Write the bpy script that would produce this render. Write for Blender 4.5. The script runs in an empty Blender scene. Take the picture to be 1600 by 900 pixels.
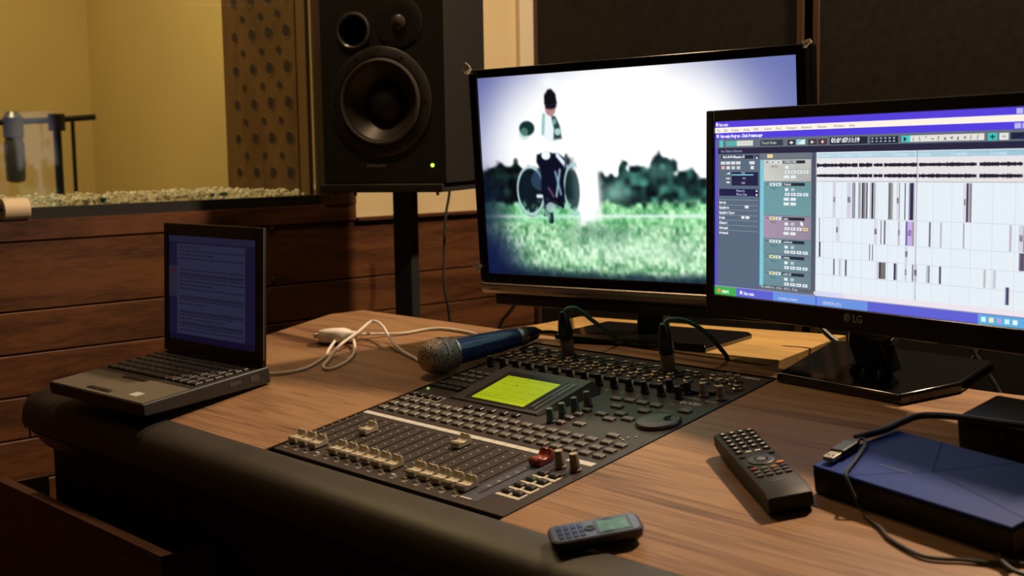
import bpy, math, random
import numpy as np
from mathutils import Vector, Matrix
random.seed(7); rng = np.random.RandomState(5)
C = bpy.context.scene.collection
sc = bpy.context.scene
# ------------------------------------------------------------------ camera, light, exposure
SL = 0.171033          # slope of the desk top
Z0 = 0.84              # height of the desk top at the rear edge of the mixing console
CAM = Vector((1.39277893, -1.32102942, 0.296556936 + Z0))
PITCH, ROLL, YAW, FPX = 0.110154754, -0.0159068205, 0.829081409, 2013.51163
def cam_axes():
    f = Vector((-math.sin(YAW)*math.cos(PITCH), math.cos(YAW)*math.cos(PITCH), -math.sin(PITCH)))
    r = Vector((math.cos(YAW), math.sin(YAW), 0)); u = r.cross(f)
    return (math.cos(ROLL)*r+math.sin(ROLL)*u, -math.sin(ROLL)*r+math.cos(ROLL)*u, f)
cd = bpy.data.cameras.new('camera'); cam = bpy.data.objects.new('camera', cd); C.objects.link(cam)
r_, u_, f_ = cam_axes()
cam.matrix_world = Matrix(((r_.x, u_.x, -f_.x, CAM.x), (r_.y, u_.y, -f_.y, CAM.y), (r_.z, u_.z, -f_.z, CAM.z), (0, 0, 0, 1)))
cd.sensor_width = 36; cd.lens = 36*FPX/1600; cd.clip_start = .02; cd.clip_end = 60
cd.dof.use_dof = True; cd.dof.focus_distance = 1.66; cd.dof.aperture_fstop = 7.0
sc.camera = cam
sc.view_settings.view_transform = 'Standard'; sc.view_settings.look = 'None'
sc.view_settings.exposure = 0.0; sc.view_settings.gamma = 1.0
sc.view_settings.use_curve_mapping = False
w = bpy.data.worlds.new('world'); sc.world = w; w.use_nodes = True
w.node_tree.nodes['Background'].inputs[0].default_value = (.9, .75, .6, 1)
w.node_tree.nodes['Background'].inputs[1].default_value = .012
def area(name, loc, target, size, power, col, spread=None):
    l = bpy.data.lights.new(name, 'AREA'); l.shape = 'DISK'; l.size = size; l.energy = power; l.color = col
    if spread: l.spread = spread
    o = bpy.data.objects.new(name, l); C.objects.link(o); o.location = loc
    o.rotation_euler = (Vector(target)-Vector(loc)).to_track_quat('-Z', 'Y').to_euler(); return o
WARM = (1, .72, .42)
area('ceiling_lamp_light', (.50, .70, 2.40), (.40, -.1, .6), .10, 47, (1, .74, .48))
area('ceiling_lamp_light.001', (1.3, -.9, 2.42), (1.2, -.9, 0), .35, .12, (1, .76, .52))
area('added_wall_fill_light', (-.42, -.16, 2.42), (-.65, -.2, .6), .15, 7.0, (1, .68, .38))  # added fill that brightens the left wall, not an actual fixture
area('booth_lamp_light', (-1.75, -.25, 2.5), (-1.85, -.1, 0), .5, 20, (1, .76, .35))

# ------------------------------------------------------------------ materials
MATS = {}
def mat(name, col, rough=.5, metal=0, emit=0, ecol=None, coat=0, bump=0, bscale=300, spec=.5, var=0, vscale=8):
    if name in MATS: return MATS[name]
    m = bpy.data.materials.new(name); m.use_nodes = True; nt = m.node_tree; b = nt.nodes['Principled BSDF']
    b.inputs['Base Color'].default_value = (*col, 1); b.inputs['Roughness'].default_value = rough
    b.inputs['Metallic'].default_value = metal; b.inputs['Specular IOR Level'].default_value = spec
    b.inputs['Coat Weight'].default_value = coat; b.inputs['Coat Roughness'].default_value = .08
    if emit:
        b.inputs['Emission Color'].default_value = (*(ecol or col), 1); b.inputs['Emission Strength'].default_value = emit
    tc = nt.nodes.new('ShaderNodeTexCoord')
    if var:
        n = nt.nodes.new('ShaderNodeTexNoise'); n.inputs['Scale'].default_value = vscale; n.inputs['Detail'].default_value = 4
        nt.links.new(tc.outputs['Object'], n.inputs['Vector'])
        r = nt.nodes.new('ShaderNodeValToRGB'); cr = r.color_ramp
        cr.elements[0].position = .3; cr.elements[1].position = .7
        cr.elements[0].color = (*[c*(1-var) for c in col], 1); cr.elements[1].color = (*[min(1, c*(1+var)) for c in col], 1)
        nt.links.new(n.outputs['Fac'], r.inputs['Fac']); nt.links.new(r.outputs['Color'], b.inputs['Base Color'])
    if bump:
        n = nt.nodes.new('ShaderNodeTexNoise'); n.inputs['Scale'].default_value = bscale; n.inputs['Detail'].default_value = 3
        nt.links.new(tc.outputs['Object'], n.inputs['Vector'])
        bp = nt.nodes.new('ShaderNodeBump'); bp.inputs['Strength'].default_value = bump; bp.inputs['Distance'].default_value = .001
        nt.links.new(n.outputs['Fac'], bp.inputs['Height']); nt.links.new(bp.outputs['Normal'], b.inputs['Normal'])
    MATS[name] = m; return m
def wood(name, cols, stretch, rough=.4, coat=0, fine=.25, bandscale=1.0, dist=2.0, bump=.1, spec=.5):
    """cols: list of (position, rgb); stretch: vector scale of the object coordinates, small along the grain"""
    m = bpy.data.materials.new(name); m.use_nodes = True; nt = m.node_tree; b = nt.nodes['Principled BSDF']
    N = nt.nodes.new; Lk = nt.links.new
    tc = N('ShaderNodeTexCoord'); mp = N('ShaderNodeMapping'); mp.inputs['Scale'].default_value = stretch
    Lk(tc.outputs['Object'], mp.inputs['Vector'])
    n1 = N('ShaderNodeTexNoise'); n1.inputs['Scale'].default_value = bandscale; n1.inputs['Detail'].default_value = 5
    n1.inputs['Distortion'].default_value = dist; n1.inputs['Roughness'].default_value = .55
    Lk(mp.outputs['Vector'], n1.inputs['Vector'])
    mp2 = N('ShaderNodeMapping'); mp2.inputs['Scale'].default_value = (stretch[0]*4, stretch[1]*14, stretch[2]*14)
    Lk(tc.outputs['Object'], mp2.inputs['Vector'])
    n2 = N('ShaderNodeTexNoise'); n2.inputs['Scale'].default_value = 1.6; n2.inputs['Detail'].default_value = 4
    Lk(mp2.outputs['Vector'], n2.inputs['Vector'])
    mx = N('ShaderNodeMix'); mx.data_type = 'FLOAT'; mx.inputs[0].default_value = fine
    Lk(n1.outputs['Fac'], mx.inputs[2]); Lk(n2.outputs['Fac'], mx.inputs[3])
    r = N('ShaderNodeValToRGB'); cr = r.color_ramp
    while len(cr.elements) > 1: cr.elements.remove(cr.elements[-1])
    cr.elements[0].position = cols[0][0]; cr.elements[0].color = (*cols[0][1], 1)
    for p, c in cols[1:]:
        e = cr.elements.new(p); e.color = (*c, 1)
    Lk(mx.outputs[0], r.inputs['Fac']); Lk(r.outputs['Color'], b.inputs['Base Color'])
    b.inputs['Roughness'].default_value = rough; b.inputs['Coat Weight'].default_value = coat; b.inputs['Coat Roughness'].default_value = .2
    b.inputs['Specular IOR Level'].default_value = spec
    bp = N('ShaderNodeBump'); bp.inputs['Strength'].default_value = bump; bp.inputs['Distance'].default_value = .0008
    Lk(n2.outputs['Fac'], bp.inputs['Height']); Lk(bp.outputs['Normal'], b.inputs['Normal'])
    MATS[name] = m; return m
def emis_attr(name, strength):
    m = bpy.data.materials.new(name); m.use_nodes = True; nt = m.node_tree; b = nt.nodes['Principled BSDF']
    a = nt.nodes.new('ShaderNodeAttribute'); a.attribute_name = 'Col'
    b.inputs['Base Color'].default_value = (.01, .01, .012, 1); b.inputs['Roughness'].default_value = .25
    nt.links.new(a.outputs['Color'], b.inputs['Emission Color']); b.inputs['Emission Strength'].default_value = strength
    MATS[name] = m; return m
def glass_mat(name, tint=(1, 1, 1), ior=1.5):
    m = bpy.data.materials.new(name); m.use_nodes = True; nt = m.node_tree; nt.nodes.remove(nt.nodes['Principled BSDF'])
    N = nt.nodes.new; t = N('ShaderNodeBsdfTransparent'); t.inputs[0].default_value = (*tint, 1)
    g = N('ShaderNodeBsdfGlossy'); g.inputs['Roughness'].default_value = .02
    f = N('ShaderNodeFresnel'); f.inputs[0].default_value = ior; x = N('ShaderNodeMixShader')
    nt.links.new(f.outputs[0], x.inputs[0]); nt.links.new(t.outputs[0], x.inputs[1]); nt.links.new(g.outputs[0], x.inputs[2])
    nt.links.new(x.outputs[0], nt.nodes['Material Output'].inputs[0]); MATS[name] = m; return m

desk_wood = wood('walnut_veneer', [(.30, (.045, .022, .015)), (.37, (.085, .041, .025)), (.41, (.19, .098, .052)), (.47, (.31, .172, .090)), (.52, (.36, .205, .108)), (.555, (.22, .115, .060)), (.59, (.33, .182, .094)), (.65, (.37, .21, .112)), (.70, (.20, .104, .056)), (.76, (.10, .05, .03))],
                 (.9, 15, 15), rough=.40, fine=.26, dist=.6, bandscale=1.0, bump=.05, spec=.3)
wall_wood = wood('dark_cladding_wood', [(.32, (.030, .011, .005)), (.45, (.085, .031, .012)), (.6, (.15, .056, .021)), (.75, (.09, .033, .013))],
                 (6, 1.6, 12), rough=.42, fine=.3, dist=2.2, bump=.1)
jamb_wood = wood('jamb_wood', [(.3, (.035, .016, .009)), (.55, (.085, .036, .018)), (.75, (.06, .026, .014))], (9, 9, 1), rough=.45)
drawer_wood = wood('drawer_wood', [(.3, (.09, .04, .022)), (.55, (.22, .10, .052)), (.75, (.15, .068, .036))], (1.2, 9, 9), rough=.5)
board_wood = wood('yellow_plywood', [(.3, (.24, .135, .04)), (.5, (.37, .225, .068)), (.7, (.46, .29, .095))], (2, 14, 9), rough=.5, bump=.05)
peg_wood = wood('perforated_wood', [(.3, (.10, .048, .015)), (.55, (.17, .083, .027)), (.75, (.135, .066, .022))], (9, 9, 1.5), rough=.55)
cream = mat('cream_paint', (.66, .52, .30), .7, bump=.2, bscale=120, var=.04, vscale=3)
booth_paint = mat('pale_yellow_paint', (.70, .56, .25), .75, bump=.2, bscale=100, var=.05, vscale=2.5)
fabric = mat('dark_acoustic_fabric', (.026, .022, .020), .95, bump=.8, bscale=900, spec=.1, var=.15, vscale=60)
black = mat('black_plastic', (.012, .012, .013), .4)
gloss = mat('gloss_black', (.006, .006, .007), .12, coat=.5)
matteblack = mat('matte_black', (.014, .013, .013), .65, bump=.3, bscale=500)
white_pr = mat('white_print', (.62, .60, .56), .5)

# ------------------------------------------------------------------ mesh helpers
class MB:
    def __init__(s): s.v = []; s.f = []; s.m = []; s.M = None
    def add(s, vs, fs, mi=0, M=None):
        k = len(s.v)
        if M is not None: vs = [tuple(M @ Vector(p)) for p in vs]
        s.v += [tuple(p) for p in vs]; s.f += [tuple(i+k for i in f) for f in fs]; s.m += [mi]*len(fs); return s
    def box(s, x0, x1, y0, y1, z0, z1, mi=0, M=None):
        vs = [(x0, y0, z0), (x1, y0, z0), (x1, y1, z0), (x0, y1, z0), (x0, y0, z1), (x1, y0, z1), (x1, y1, z1), (x0, y1, z1)]
        return s.add(vs, [(0, 3, 2, 1), (4, 5, 6, 7), (0, 1, 5, 4), (1, 2, 6, 5), (2, 3, 7, 6), (3, 0, 4, 7)], mi, M)
    def cbox(s, x0, x1, y0, y1, z0, z1, c=.001, mi=0, M=None):   # box with chamfered top edges
        vs = [(x0, y0, z0), (x1, y0, z0), (x1, y1, z0), (x0, y1, z0), (x0, y0, z1-c), (x1, y0, z1-c), (x1, y1, z1-c), (x0, y1, z1-c),
              (x0+c, y0+c, z1), (x1-c, y0+c, z1), (x1-c, y1-c, z1), (x0+c, y1-c, z1)]
        fs = [(0, 3, 2, 1), (0, 1, 5, 4), (1, 2, 6, 5), (2, 3, 7, 6), (3, 0, 4, 7), (4, 5, 9, 8), (5, 6, 10, 9), (6, 7, 11, 10), (7, 4, 8, 11), (8, 9, 10, 11)]
        return s.add(vs, fs, mi, M)
    def prism(s, poly, z0, z1, mi=0, M=None):
        n = len(poly); vs = [(x, y, z0) for x, y in poly]+[(x, y, z1) for x, y in poly]
        fs = [tuple(range(n-1, -1, -1)), tuple(range(n, 2*n))]+[(i, (i+1) % n, n+(i+1) % n, n+i) for i in range(n)]
        return s.add(vs, fs, mi, M)
    def lathe(s, prof, n=24, mi=0, M=None, cap=True):     # prof [(r,z)] about local z
        vs = []; fs = []
        for r, z in prof:
            for i in range(n):
                a = 2*math.pi*i/n; vs.append((r*math.cos(a), r*math.sin(a), z))
        for j in range(len(prof)-1):
            for i in range(n):
                k = (i+1) % n; fs.append((j*n+i, j*n+k, (j+1)*n+k, (j+1)*n+i))
        if cap: fs.append(tuple(range(n-1, -1, -1))); fs.append(tuple((len(prof)-1)*n+i for i in range(n)))
        return s.add(vs, fs, mi, M)
    def cyl(s, c, r, h, n=20, mi=0, M=None):
        T = Matrix.Translation(c); return s.lathe([(r, 0), (r, h)], n, mi, (M @ T) if M is not None else T)
    def tube(s, pts, r, n=8, mi=0, sub=6):
        P = spline([Vector(p) for p in pts], sub); vs = []; fs = []; up = Vector((0, 0, 1)); prev = None
        for i, p in enumerate(P):
            t = (P[min(i+1, len(P)-1)]-P[max(i-1, 0)]).normalized()
            if prev is None:
                a = t.cross(up); a = a if a.length > .05 else t.cross(Vector((1, 0, 0))); a.normalize()
            else: a = (prev-t*prev.dot(t)).normalized()
            prev = a; b = t.cross(a); rr = r(i/(len(P)-1)) if callable(r) else r
            for k in range(n):
                an = 2*math.pi*k/n; vs.append(p+a*math.cos(an)*rr+b*math.sin(an)*rr)
        m = len(P)
        for i in range(m-1):
            for k in range(n):
                q = (k+1) % n; fs.append((i*n+k, i*n+q, (i+1)*n+q, (i+1)*n+k))
        fs.append(tuple(range(n-1, -1, -1))); fs.append(tuple((m-1)*n+k for k in range(n)))
        return s.add(vs, fs, mi)
    def build(s, name, mats, parent=None, smooth=True, bevel=0, angle=.6, M=None):
        me = bpy.data.meshes.new(name); me.from_pydata(s.v, [], s.f); 
        for m in (mats if isinstance(mats, (list, tuple)) else [mats]): me.materials.append(m)
        me.polygons.foreach_set('material_index', s.m)
        if smooth:
            me.polygons.foreach_set('use_smooth', [True]*len(s.f)); me.set_sharp_from_angle(angle=angle)
        me.update()
        o = bpy.data.objects.new(name, me); C.objects.link(o)
        if parent: o.parent = parent
        if M is not None: o.matrix_local = M
        if bevel:
            b = o.modifiers.new('bevel', 'BEVEL'); b.width = bevel; b.segments = 3; b.limit_method = 'ANGLE'; b.angle_limit = .7
            b.harden_normals = False
        return o
def spline(P, sub):
    if len(P) < 3 or sub <= 1: return P
    out = []
    for i in range(len(P)-1):
        a = P[max(i-1, 0)]; b = P[i]; c = P[i+1]; d = P[min(i+2, len(P)-1)]
        for k in range(sub):
            t = k/sub; out.append(.5*((2*b)+(c-a)*t+(2*a-5*b+4*c-d)*t*t+(3*b-a-3*c+d)*t**3))
    return out+[P[-1]]
def frame(o, x, y, z):
    return Matrix(((x[0], y[0], z[0], o[0]), (x[1], y[1], z[1], o[1]), (x[2], y[2], z[2], o[2]), (0, 0, 0, 1)))
def axisM(p, d):       # local z along d, origin p
    return Matrix.Translation(p) @ Vector(d).to_track_quat('Z', 'Y').to_matrix().to_4x4()
def thing(name, label, cat, M=None, group=None):
    o = bpy.data.objects.new(name, None); C.objects.link(o); o.empty_display_size = .05
    if M is not None: o.matrix_world = M
    return tag(o, label, cat, group)
def tag(o, label, cat, group=None):
    o['label'] = label; o['category'] = cat
    if group: o['group'] = group
    return o
def struct(o): o['kind'] = 'structure'; return o
def copy_part(o, parent, loc=None, M=None):
    c = o.copy(); C.objects.link(c); c.parent = parent
    if loc is not None: c.location = loc
    if M is not None: c.matrix_local = M
    return c
_tc = {}
def text_tris(s, size, align='LEFT', bold=0):
    k = (s, size, align, bold)
    if k in _tc: return _tc[k]
    cu = bpy.data.curves.new('t', 'FONT'); cu.body = s; cu.size = size; cu.align_x = align; cu.offset = bold
    o = bpy.data.objects.new('t', cu); C.objects.link(o); dg = bpy.context.evaluated_depsgraph_get(); dg.update()
    me = bpy.data.meshes.new_from_object(o.evaluated_get(dg))
    r = ([tuple(v.co) for v in me.vertices], [tuple(p.vertices) for p in me.polygons])
    bpy.data.objects.remove(o); bpy.data.curves.remove(cu); bpy.data.meshes.remove(me); _tc[k] = r; return r
def add_text(mb, s, x, y, z, size, mi=0, align='LEFT', bold=0, M=None, slant=0):
    v, f = text_tris(s, size, align, bold); mb.add([(x+p[0]+slant*p[1], y+p[1], z) for p in v], f, mi, M)
def U(u, v, h=0): return Vector((u, v*math.cos(SL)-h*math.sin(SL), Z0+v*math.sin(SL)+h*math.cos(SL)))
def DM(u=0, v=0, h=0, yaw=0): return Matrix.Translation(U(u, v, h)) @ Matrix.Rotation(SL, 4, 'X') @ Matrix.Rotation(yaw, 4, 'Z')

# ------------------------------------------------------------------ room shell
XW = -.85; XO = -1.23; YB = .85; CE = 2.55
struct(MB().box(-3.2, 2.8, -3.0, 1.0, -.05, 0).build('floor', mat('floor_laminate', (.05, .03, .02), .5), smooth=False))
struct(MB().box(-3.2, 2.8, -3.0, 1.0, CE, CE+.05).build('ceiling', mat('ceiling_paint', (.14, .12, .09), .8), smooth=False))
struct(MB().box(2.7, 2.8, -3.0, YB, 0, CE).build('wall_right', mat('side_wall_fabric', (.05, .035, .025), .9), smooth=False))
struct(MB().box(XW, 2.7, -3.0, -2.9, 0, CE).build('wall_front', mat('front_wall_paint', (.05, .035, .025), .8), smooth=False))
# rear wall: plaster with fabric panels in brown frames
wb = MB().box(XW, 2.7, YB, YB+.1, 0, CE, 0)
struct(wb.build('wall_back', mat('gap_black', (.008, .006, .005), .9), smooth=False))
frame_brown = mat('panel_frame_brown', (.075, .035, .02), .5)
def acoustic_panel(x0, x1, label):
    m = MB().box(x0+.012, x1-.014, YB-.04, YB-.001, .02, CE-.02)
    o = thing('acoustic_panel', label, 'wall panel', Matrix.Translation((0, 0, 0)), 'dark acoustic panels on the rear wall')
    m.build('fabric_face', fabric, o, smooth=False)
    MB().box(x0, x0+.012, YB-.045, YB-.001, .02, CE-.02).build('wooden_edge', frame_brown, o, smooth=False)
    MB().box(x1-.014, x1, YB-.045, YB-.001, .02, CE-.02).build('wooden_edge', frame_brown, o, smooth=False)
acoustic_panel(-.842, -.085, 'dark fabric acoustic wall panel behind the television, next to the cream corner')
acoustic_panel(-.062, 1.2, 'dark fabric acoustic wall panel behind the monitor showing audio tracks')
acoustic_panel(1.22, 2.6, 'dark fabric acoustic wall panel at the far right end of the rear wall')
# left wall: wooden cladding below, jamb, cream wall, booth window opening
WZ = 1.02; YJ = .20; YC = .285; WT = 2.15
wl = MB()
wl.box(XO, XW-.006, -3.0, YC, 0, 1.0, 1)           # core under the window
bz = [1.0-.0, .86, .784, .708, .632, .556, .48, .404, .328, .252, .176, .1, .0]
bz[0] = .985
cuts = [[-3.0, -1.2, -.08, YB], [-3.0, -.9, YB], [-3.0, -1.1, .35, YB], [-3.0, -.435, YB], [-3.0, -1.4, .2, YB]]
for i in range(len(bz)-1):
    g = .0014
    cs = cuts[i % 5] if i else [-3.0, YB]
    for a, b in zip(cs[:-1], cs[1:]):
        wl.cbox_x = None
        x1 = XW; c = .0015; y0 = a+.0012; y1 = b-.0012; z0 = bz[i+1]+g; z1 = bz[i]-g
        wl.add([(x1-.012, y0, z0), (x1-.012, y1, z0), (x1-.012, y1, z1), (x1-.012, y0, z1), (x1-c, y0, z0), (x1-c, y1, z0), (x1-c, y1, z1), (x1-c, y0, z1),
                (x1, y0+.001, z0+c), (x1, y1-.001, z0+c), (x1, y1-.001, z1-c), (x1, y0+.001, z1-c)],
               [(0, 1, 2, 3), (0, 4, 5, 1), (1, 5, 6, 2), (2, 6, 7, 3), (3, 7, 4, 0), (4, 8, 9, 5), (5, 9, 10, 6), (6, 10, 11, 7), (7, 11, 8, 4), (8, 11, 10, 9)], 0)
wl.box(XO, XW+.004, -3.0, YC, .985, WZ, 0)           # rail under the booth window
wl.box(XW-.10, XW-.006, YC, YB, .0, .985, 1)
wl.box(XW-.10, XW-.002, YC, YB, .985, CE, 2)          # cream wall above the cladding
wl.box(XO, XW-.002, -3.0, YC, WT, CE, 2)
struct(wl.build('wall_left', [wall_wood, mat('gap_dark', (.006, .004, .003), .9), cream], smooth=False))
struct(MB().box(XW-.002, XW+.012, YC, YB-.046, .983, .990).build('trim_1', wall_wood, smooth=False))
struct(MB().box(XW-.002, XW+.012, YB-.09, YB-.046, .99, CE).build('trim_2', mat('corner_white', (.72, .62, .44), .5), smooth=False))
# window jamb (room side post) and the reveal with the perforated panel
struct(MB().box(XW-.045, XW+.006, YJ+.008, YC, WZ, WT).build('trim_3', jamb_wood, smooth=False))
struct(MB().box(XO, XW-.045, YJ+.02, YC, WZ, WT).build('wall_booth_reveal', jamb_wood, smooth=False))
pp = MB().box(XO+.002, -.935, YJ+.004, YJ+.02, WZ+.02, WT)
pp.box(-.935, -.90, YJ+.006, YJ+.02, WZ+.02, WT, 2).box(-.90, XW-.045, YJ+.006, YJ+.02, WZ+.02, WT, 1)
for r in range(26):
    z = 1.085+r*.0375
    if r % 2 == 0:
        hs = [(-1.175, .010), (-1.103, .0115), (-1.035, .0125), (-.966, .0125)]
    else: hs = [(-1.142, .0075), (-1.066, .008), (-.998, .008)]
    for x, rr in hs:
        pp.lathe([(rr, 0), (rr, .0008)], 16, 1, Matrix.Translation((x, YJ+.0042, z)) @ Matrix.Rotation(math.pi/2, 4, 'X'))
        pp.lathe([(rr*1.35, 0), (rr*1.3, .0012), (rr*1.0, .0004)], 16, 0, Matrix.Translation((x, YJ+.0042, z)) @ Matrix.Rotation(math.pi/2, 4, 'X'), cap=False)
tag(pp.build('perforated_panel', [peg_wood, mat('hole_dark', (.018, .009, .005), .8), mat('panel_edge_tan', (.20, .10, .032), .55)]),
    'brown perforated acoustic panel with rows of round holes at the end of the booth window', 'acoustic panel')
# booth behind the window
struct(MB().box(-3.1, -3.0, -3.0, .70, 0, CE).build('wall_booth_far', booth_paint, smooth=False))
struct(MB().box(-3.1, XO, .70, .8, 0, CE).build('wall_booth_side', booth_paint, smooth=False))
struct(MB().box(-3.1, XO, -3.1, -3.0, 0, CE).build('wall_booth_front', booth_paint, smooth=False))
# glazing + black rubber sill strip
gl = MB().box(XW-.030, XW-.024, -2.95, YJ+.004, WZ+.012, WT-.01)
g = struct(gl.build('window_1', glass_mat('window_glass'), smooth=False))
MB().box(XW-.040, XW-.012, -2.95, YJ+.006, WZ, WZ+.020).build('sill_strip', mat('black_rubber', (.006, .006, .006), .6), g, smooth=False)
# white gravel bed between the panes
gm = MB()
t = (1+5**.5)/2
ico = [(-1, t, 0), (1, t, 0), (-1, -t, 0), (1, -t, 0), (0, -1, t), (0, 1, t), (0, -1, -t), (0, 1, -t), (t, 0, -1), (t, 0, 1), (-t, 0, -1), (-t, 0, 1)]
ico = [tuple(Vector(p).normalized()) for p in ico]
icf = [(0, 11, 5), (0, 5, 1), (0, 1, 7), (0, 7, 10), (0, 10, 11), (1, 5, 9), (5, 11, 4), (11, 10, 2), (10, 7, 6), (7, 1, 8), (3, 9, 4), (3, 4, 2), (3, 2, 6), (3, 6, 8), (3, 8, 9), (4, 9, 5), (2, 4, 11), (6, 2, 10), (8, 6, 7), (9, 8, 1)]
gm.box(XO+.01, XW-.045, -1.2, YJ, WZ, WZ+.012)
for i in range(2600):
    x = random.uniform(XO+.02, XW-.050); y = random.uniform(-.95, YJ-.006); s_ = random.uniform(.004, .0085)
    z = WZ+.016+random.uniform(.0, .014)
    R = Matrix.Translation((x, y, z)) @ Matrix.Rotation(random.uniform(0, 6.28), 4, Vector((random.random(), random.random(), random.random()+.01)).normalized()) @ Matrix.Diagonal((s_, s_*random.uniform(.6, 1), s_*random.uniform(.5, .9), 1))
    gm.add(ico, icf, 0, R)
go = gm.build('white_gravel', mat('white_gravel_stone', (.88, .84, .70), .6, var=.12, vscale=60))
tag(go, 'bed of white gravel lying along the bottom of the booth window', 'gravel'); go['kind'] = 'stuff'
peb = MB().add(ico, icf, 0).build('glass_pebble', mat('dark_teal_stone', (.03, .10, .12), .25))
peb2 = MB().add(ico, icf, 0).build('dark_pebble', mat('dark_plum_stone', (.05, .03, .05), .3))
first = {0: True, 1: True}
for i in range(22):
    k = i % 3 > 0; src = peb if k else peb2
    y = -.50+i*.0315+random.uniform(-.008, .008)
    if first[int(k)]: o = src; first[int(k)] = False
    else: o = src.copy(); C.objects.link(o)
    s_ = random.uniform(.006, .010)
    o.location = (random.uniform(XO+.08, XW-.06), y, WZ+.012+.014); o.scale = (s_, s_*random.uniform(.8, 1.3), s_*.7)
    o.rotation_euler = (0, 0, random.uniform(0, 3))
    if k: tag(o, 'dark teal glass pebble lying on the white gravel in the booth window', 'pebble', 'teal pebbles on the white gravel')
    else: tag(o, 'dark plum pebble lying on the white gravel in the booth window', 'pebble', 'plum pebbles on the white gravel')
# screws in the cladding
sm = MB().lathe([(.0045, 0), (.0042, .0018), (.002, .0030)], 14)
brass = mat('dull_steel', (.35, .28, .2), .4, metal=1)
so = sm.build('wall_screw', brass, M=Matrix.Translation((XW+.0005, .078, .978)) @ Matrix.Rotation(math.pi/2, 4, 'Y'))
tag(so, 'upper round screw head in the wooden cladding right of the laptop lid', 'screw', 'screws in the wooden wall')
s2 = so.copy(); C.objects.link(s2); s2.location = (XW+.0005, .078, .874)
tag(s2, 'lower round screw head in the wooden cladding right of the laptop lid', 'screw', 'screws in the wooden wall')
# roll of white tape on the rail
tr = MB(); RY = Matrix.Translation((XW-.003, -.462, WZ+.0195)) @ Matrix.Rotation(-math.pi/2, 4, 'X')
tr.lathe([(.0095, 0), (.0185, 0), (.0195, .001), (.0195, .045), (.0185, .046), (.0095, .046), (.0095, 0)], 32, 0, RY, cap=False)
tag(tr.build('tape_roll', mat('white_tape', (.72, .58, .40), .6)), 'small roll of white tape lying on its side on the rail below the booth window', 'tape roll')
# microphone on boom stand inside the booth
bs = thing('boom_stand', 'dark microphone boom stand inside the recording booth', 'microphone stand', Matrix.Translation((-2.0, .14, 0)))
darkmetal = mat('dark_metal', (.02, .02, .022), .4, metal=.6)
MB().cyl((0, 0, .03), .011, 1.18, 14).build('pole', darkmetal, bs)
for k in range(3):
    a = k*2.094+.4
    MB().tube([(0, 0, .09), (.28*math.cos(a), .28*math.sin(a), .012)], .009, sub=1).build('leg', darkmetal, bs)
MB().tube([(0, -.16, 1.217), (0, .0, 1.224), (0, .108, 1.232)], .008, sub=1).build('boom_arm', darkmetal, bs)
MB().cyl((0, 0, 1.195), .022, .045, 16).build('clutch', darkmetal, bs)
ms = thing('studio_microphone', 'large studio microphone hanging from the boom arm in the booth', 'microphone', Matrix.Translation((-2.0, .022, 1.06)))
MB().lathe([(.012, 0), (.024, .005), (.026, .06), (.026, .10), (.022, .115), (.026, .12), (.026, .17), (.015, .185), (.004, .187)], 20).build('body', mat('mic_grey', (.12, .12, .13), .35, metal=.6), ms)
bs2 = thing('straight_stand', 'thin second stand behind the boom stand in the booth', 'stand', Matrix.Translation((-2.3, .317, 0)))
MB().cyl((0, 0, .02), .006, 1.21, 10).build('pole', darkmetal, bs2)
MB().lathe([(.12, 0), (.12, .012), (.02, .025)], 28).build('base', darkmetal, bs2)

# ------------------------------------------------------------------ desk
desk = thing('desk', 'walnut studio desk with sloping top, padded leather front edge and console set into it', 'desk', Matrix.Translation((0, 0, 0)))
dt = MB()
VF, VB, TH = -.479, .037, .028
def slab(poly, mi=0): dt.prism(poly, -TH, 0, mi)
slab([(-.53, VF), (-.0045, VF), (-.0045, .004), (-.0045, VB), (-.485, VB), (-.53, -.005)])
slab([(-.0045, .0035), (.4412, .0035), (.4412, VB), (-.0045, VB)])
slab([(.4412, VF), (1.35, VF), (1.35, .085), (.70, .055), (.66, .055), (.655, .10), (.47, .10), (.465, VB), (.4412, VB)])
do = dt.build('desktop', desk_wood, desk, smooth=False, M=DM())
# leather armrest: profile (Y, z) swept along X
prof = [(-.470, .7575), (-.476, .7598), (-.486, .7590), (-.498, .7570), (-.508, .7545), (-.517, .7500), (-.524, .7435), (-.5290, .7350), (-.5320, .7220), (-.5330, .7100), (-.5300, .7010), (-.522, .6975), (-.470, .6980)]
ar = MB(); xs = [(-.634, .975), (-.629, 1.0), (-.55, 1.0), (.2, 1.0), (1.35, 1.0)]
n = len(prof); cy, cz = -.50, .735; vs = []; fs = []
for x, k in xs:
    for y, z in prof: vs.append((x, cy+(y-cy)*k, cz+(z-cz)*k))
for i in range(len(xs)-1):
    for j in range(n):
        q = (j+1) % n; fs.append((i*n+j, i*n+q, (i+1)*n+q, (i+1)*n+j))
fs.append(tuple(range(n))); fs.append(tuple(range(len(xs)*n-1, (len(xs)-1)*n-1, -1)))
ar.add(vs, fs)
leather = mat('brown_black_leather', (.045, .037, .031), .46, bump=.22, bscale=900, var=.12, vscale=20)
ao = ar.build('armrest_pad', leather, desk, angle=.9)
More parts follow.
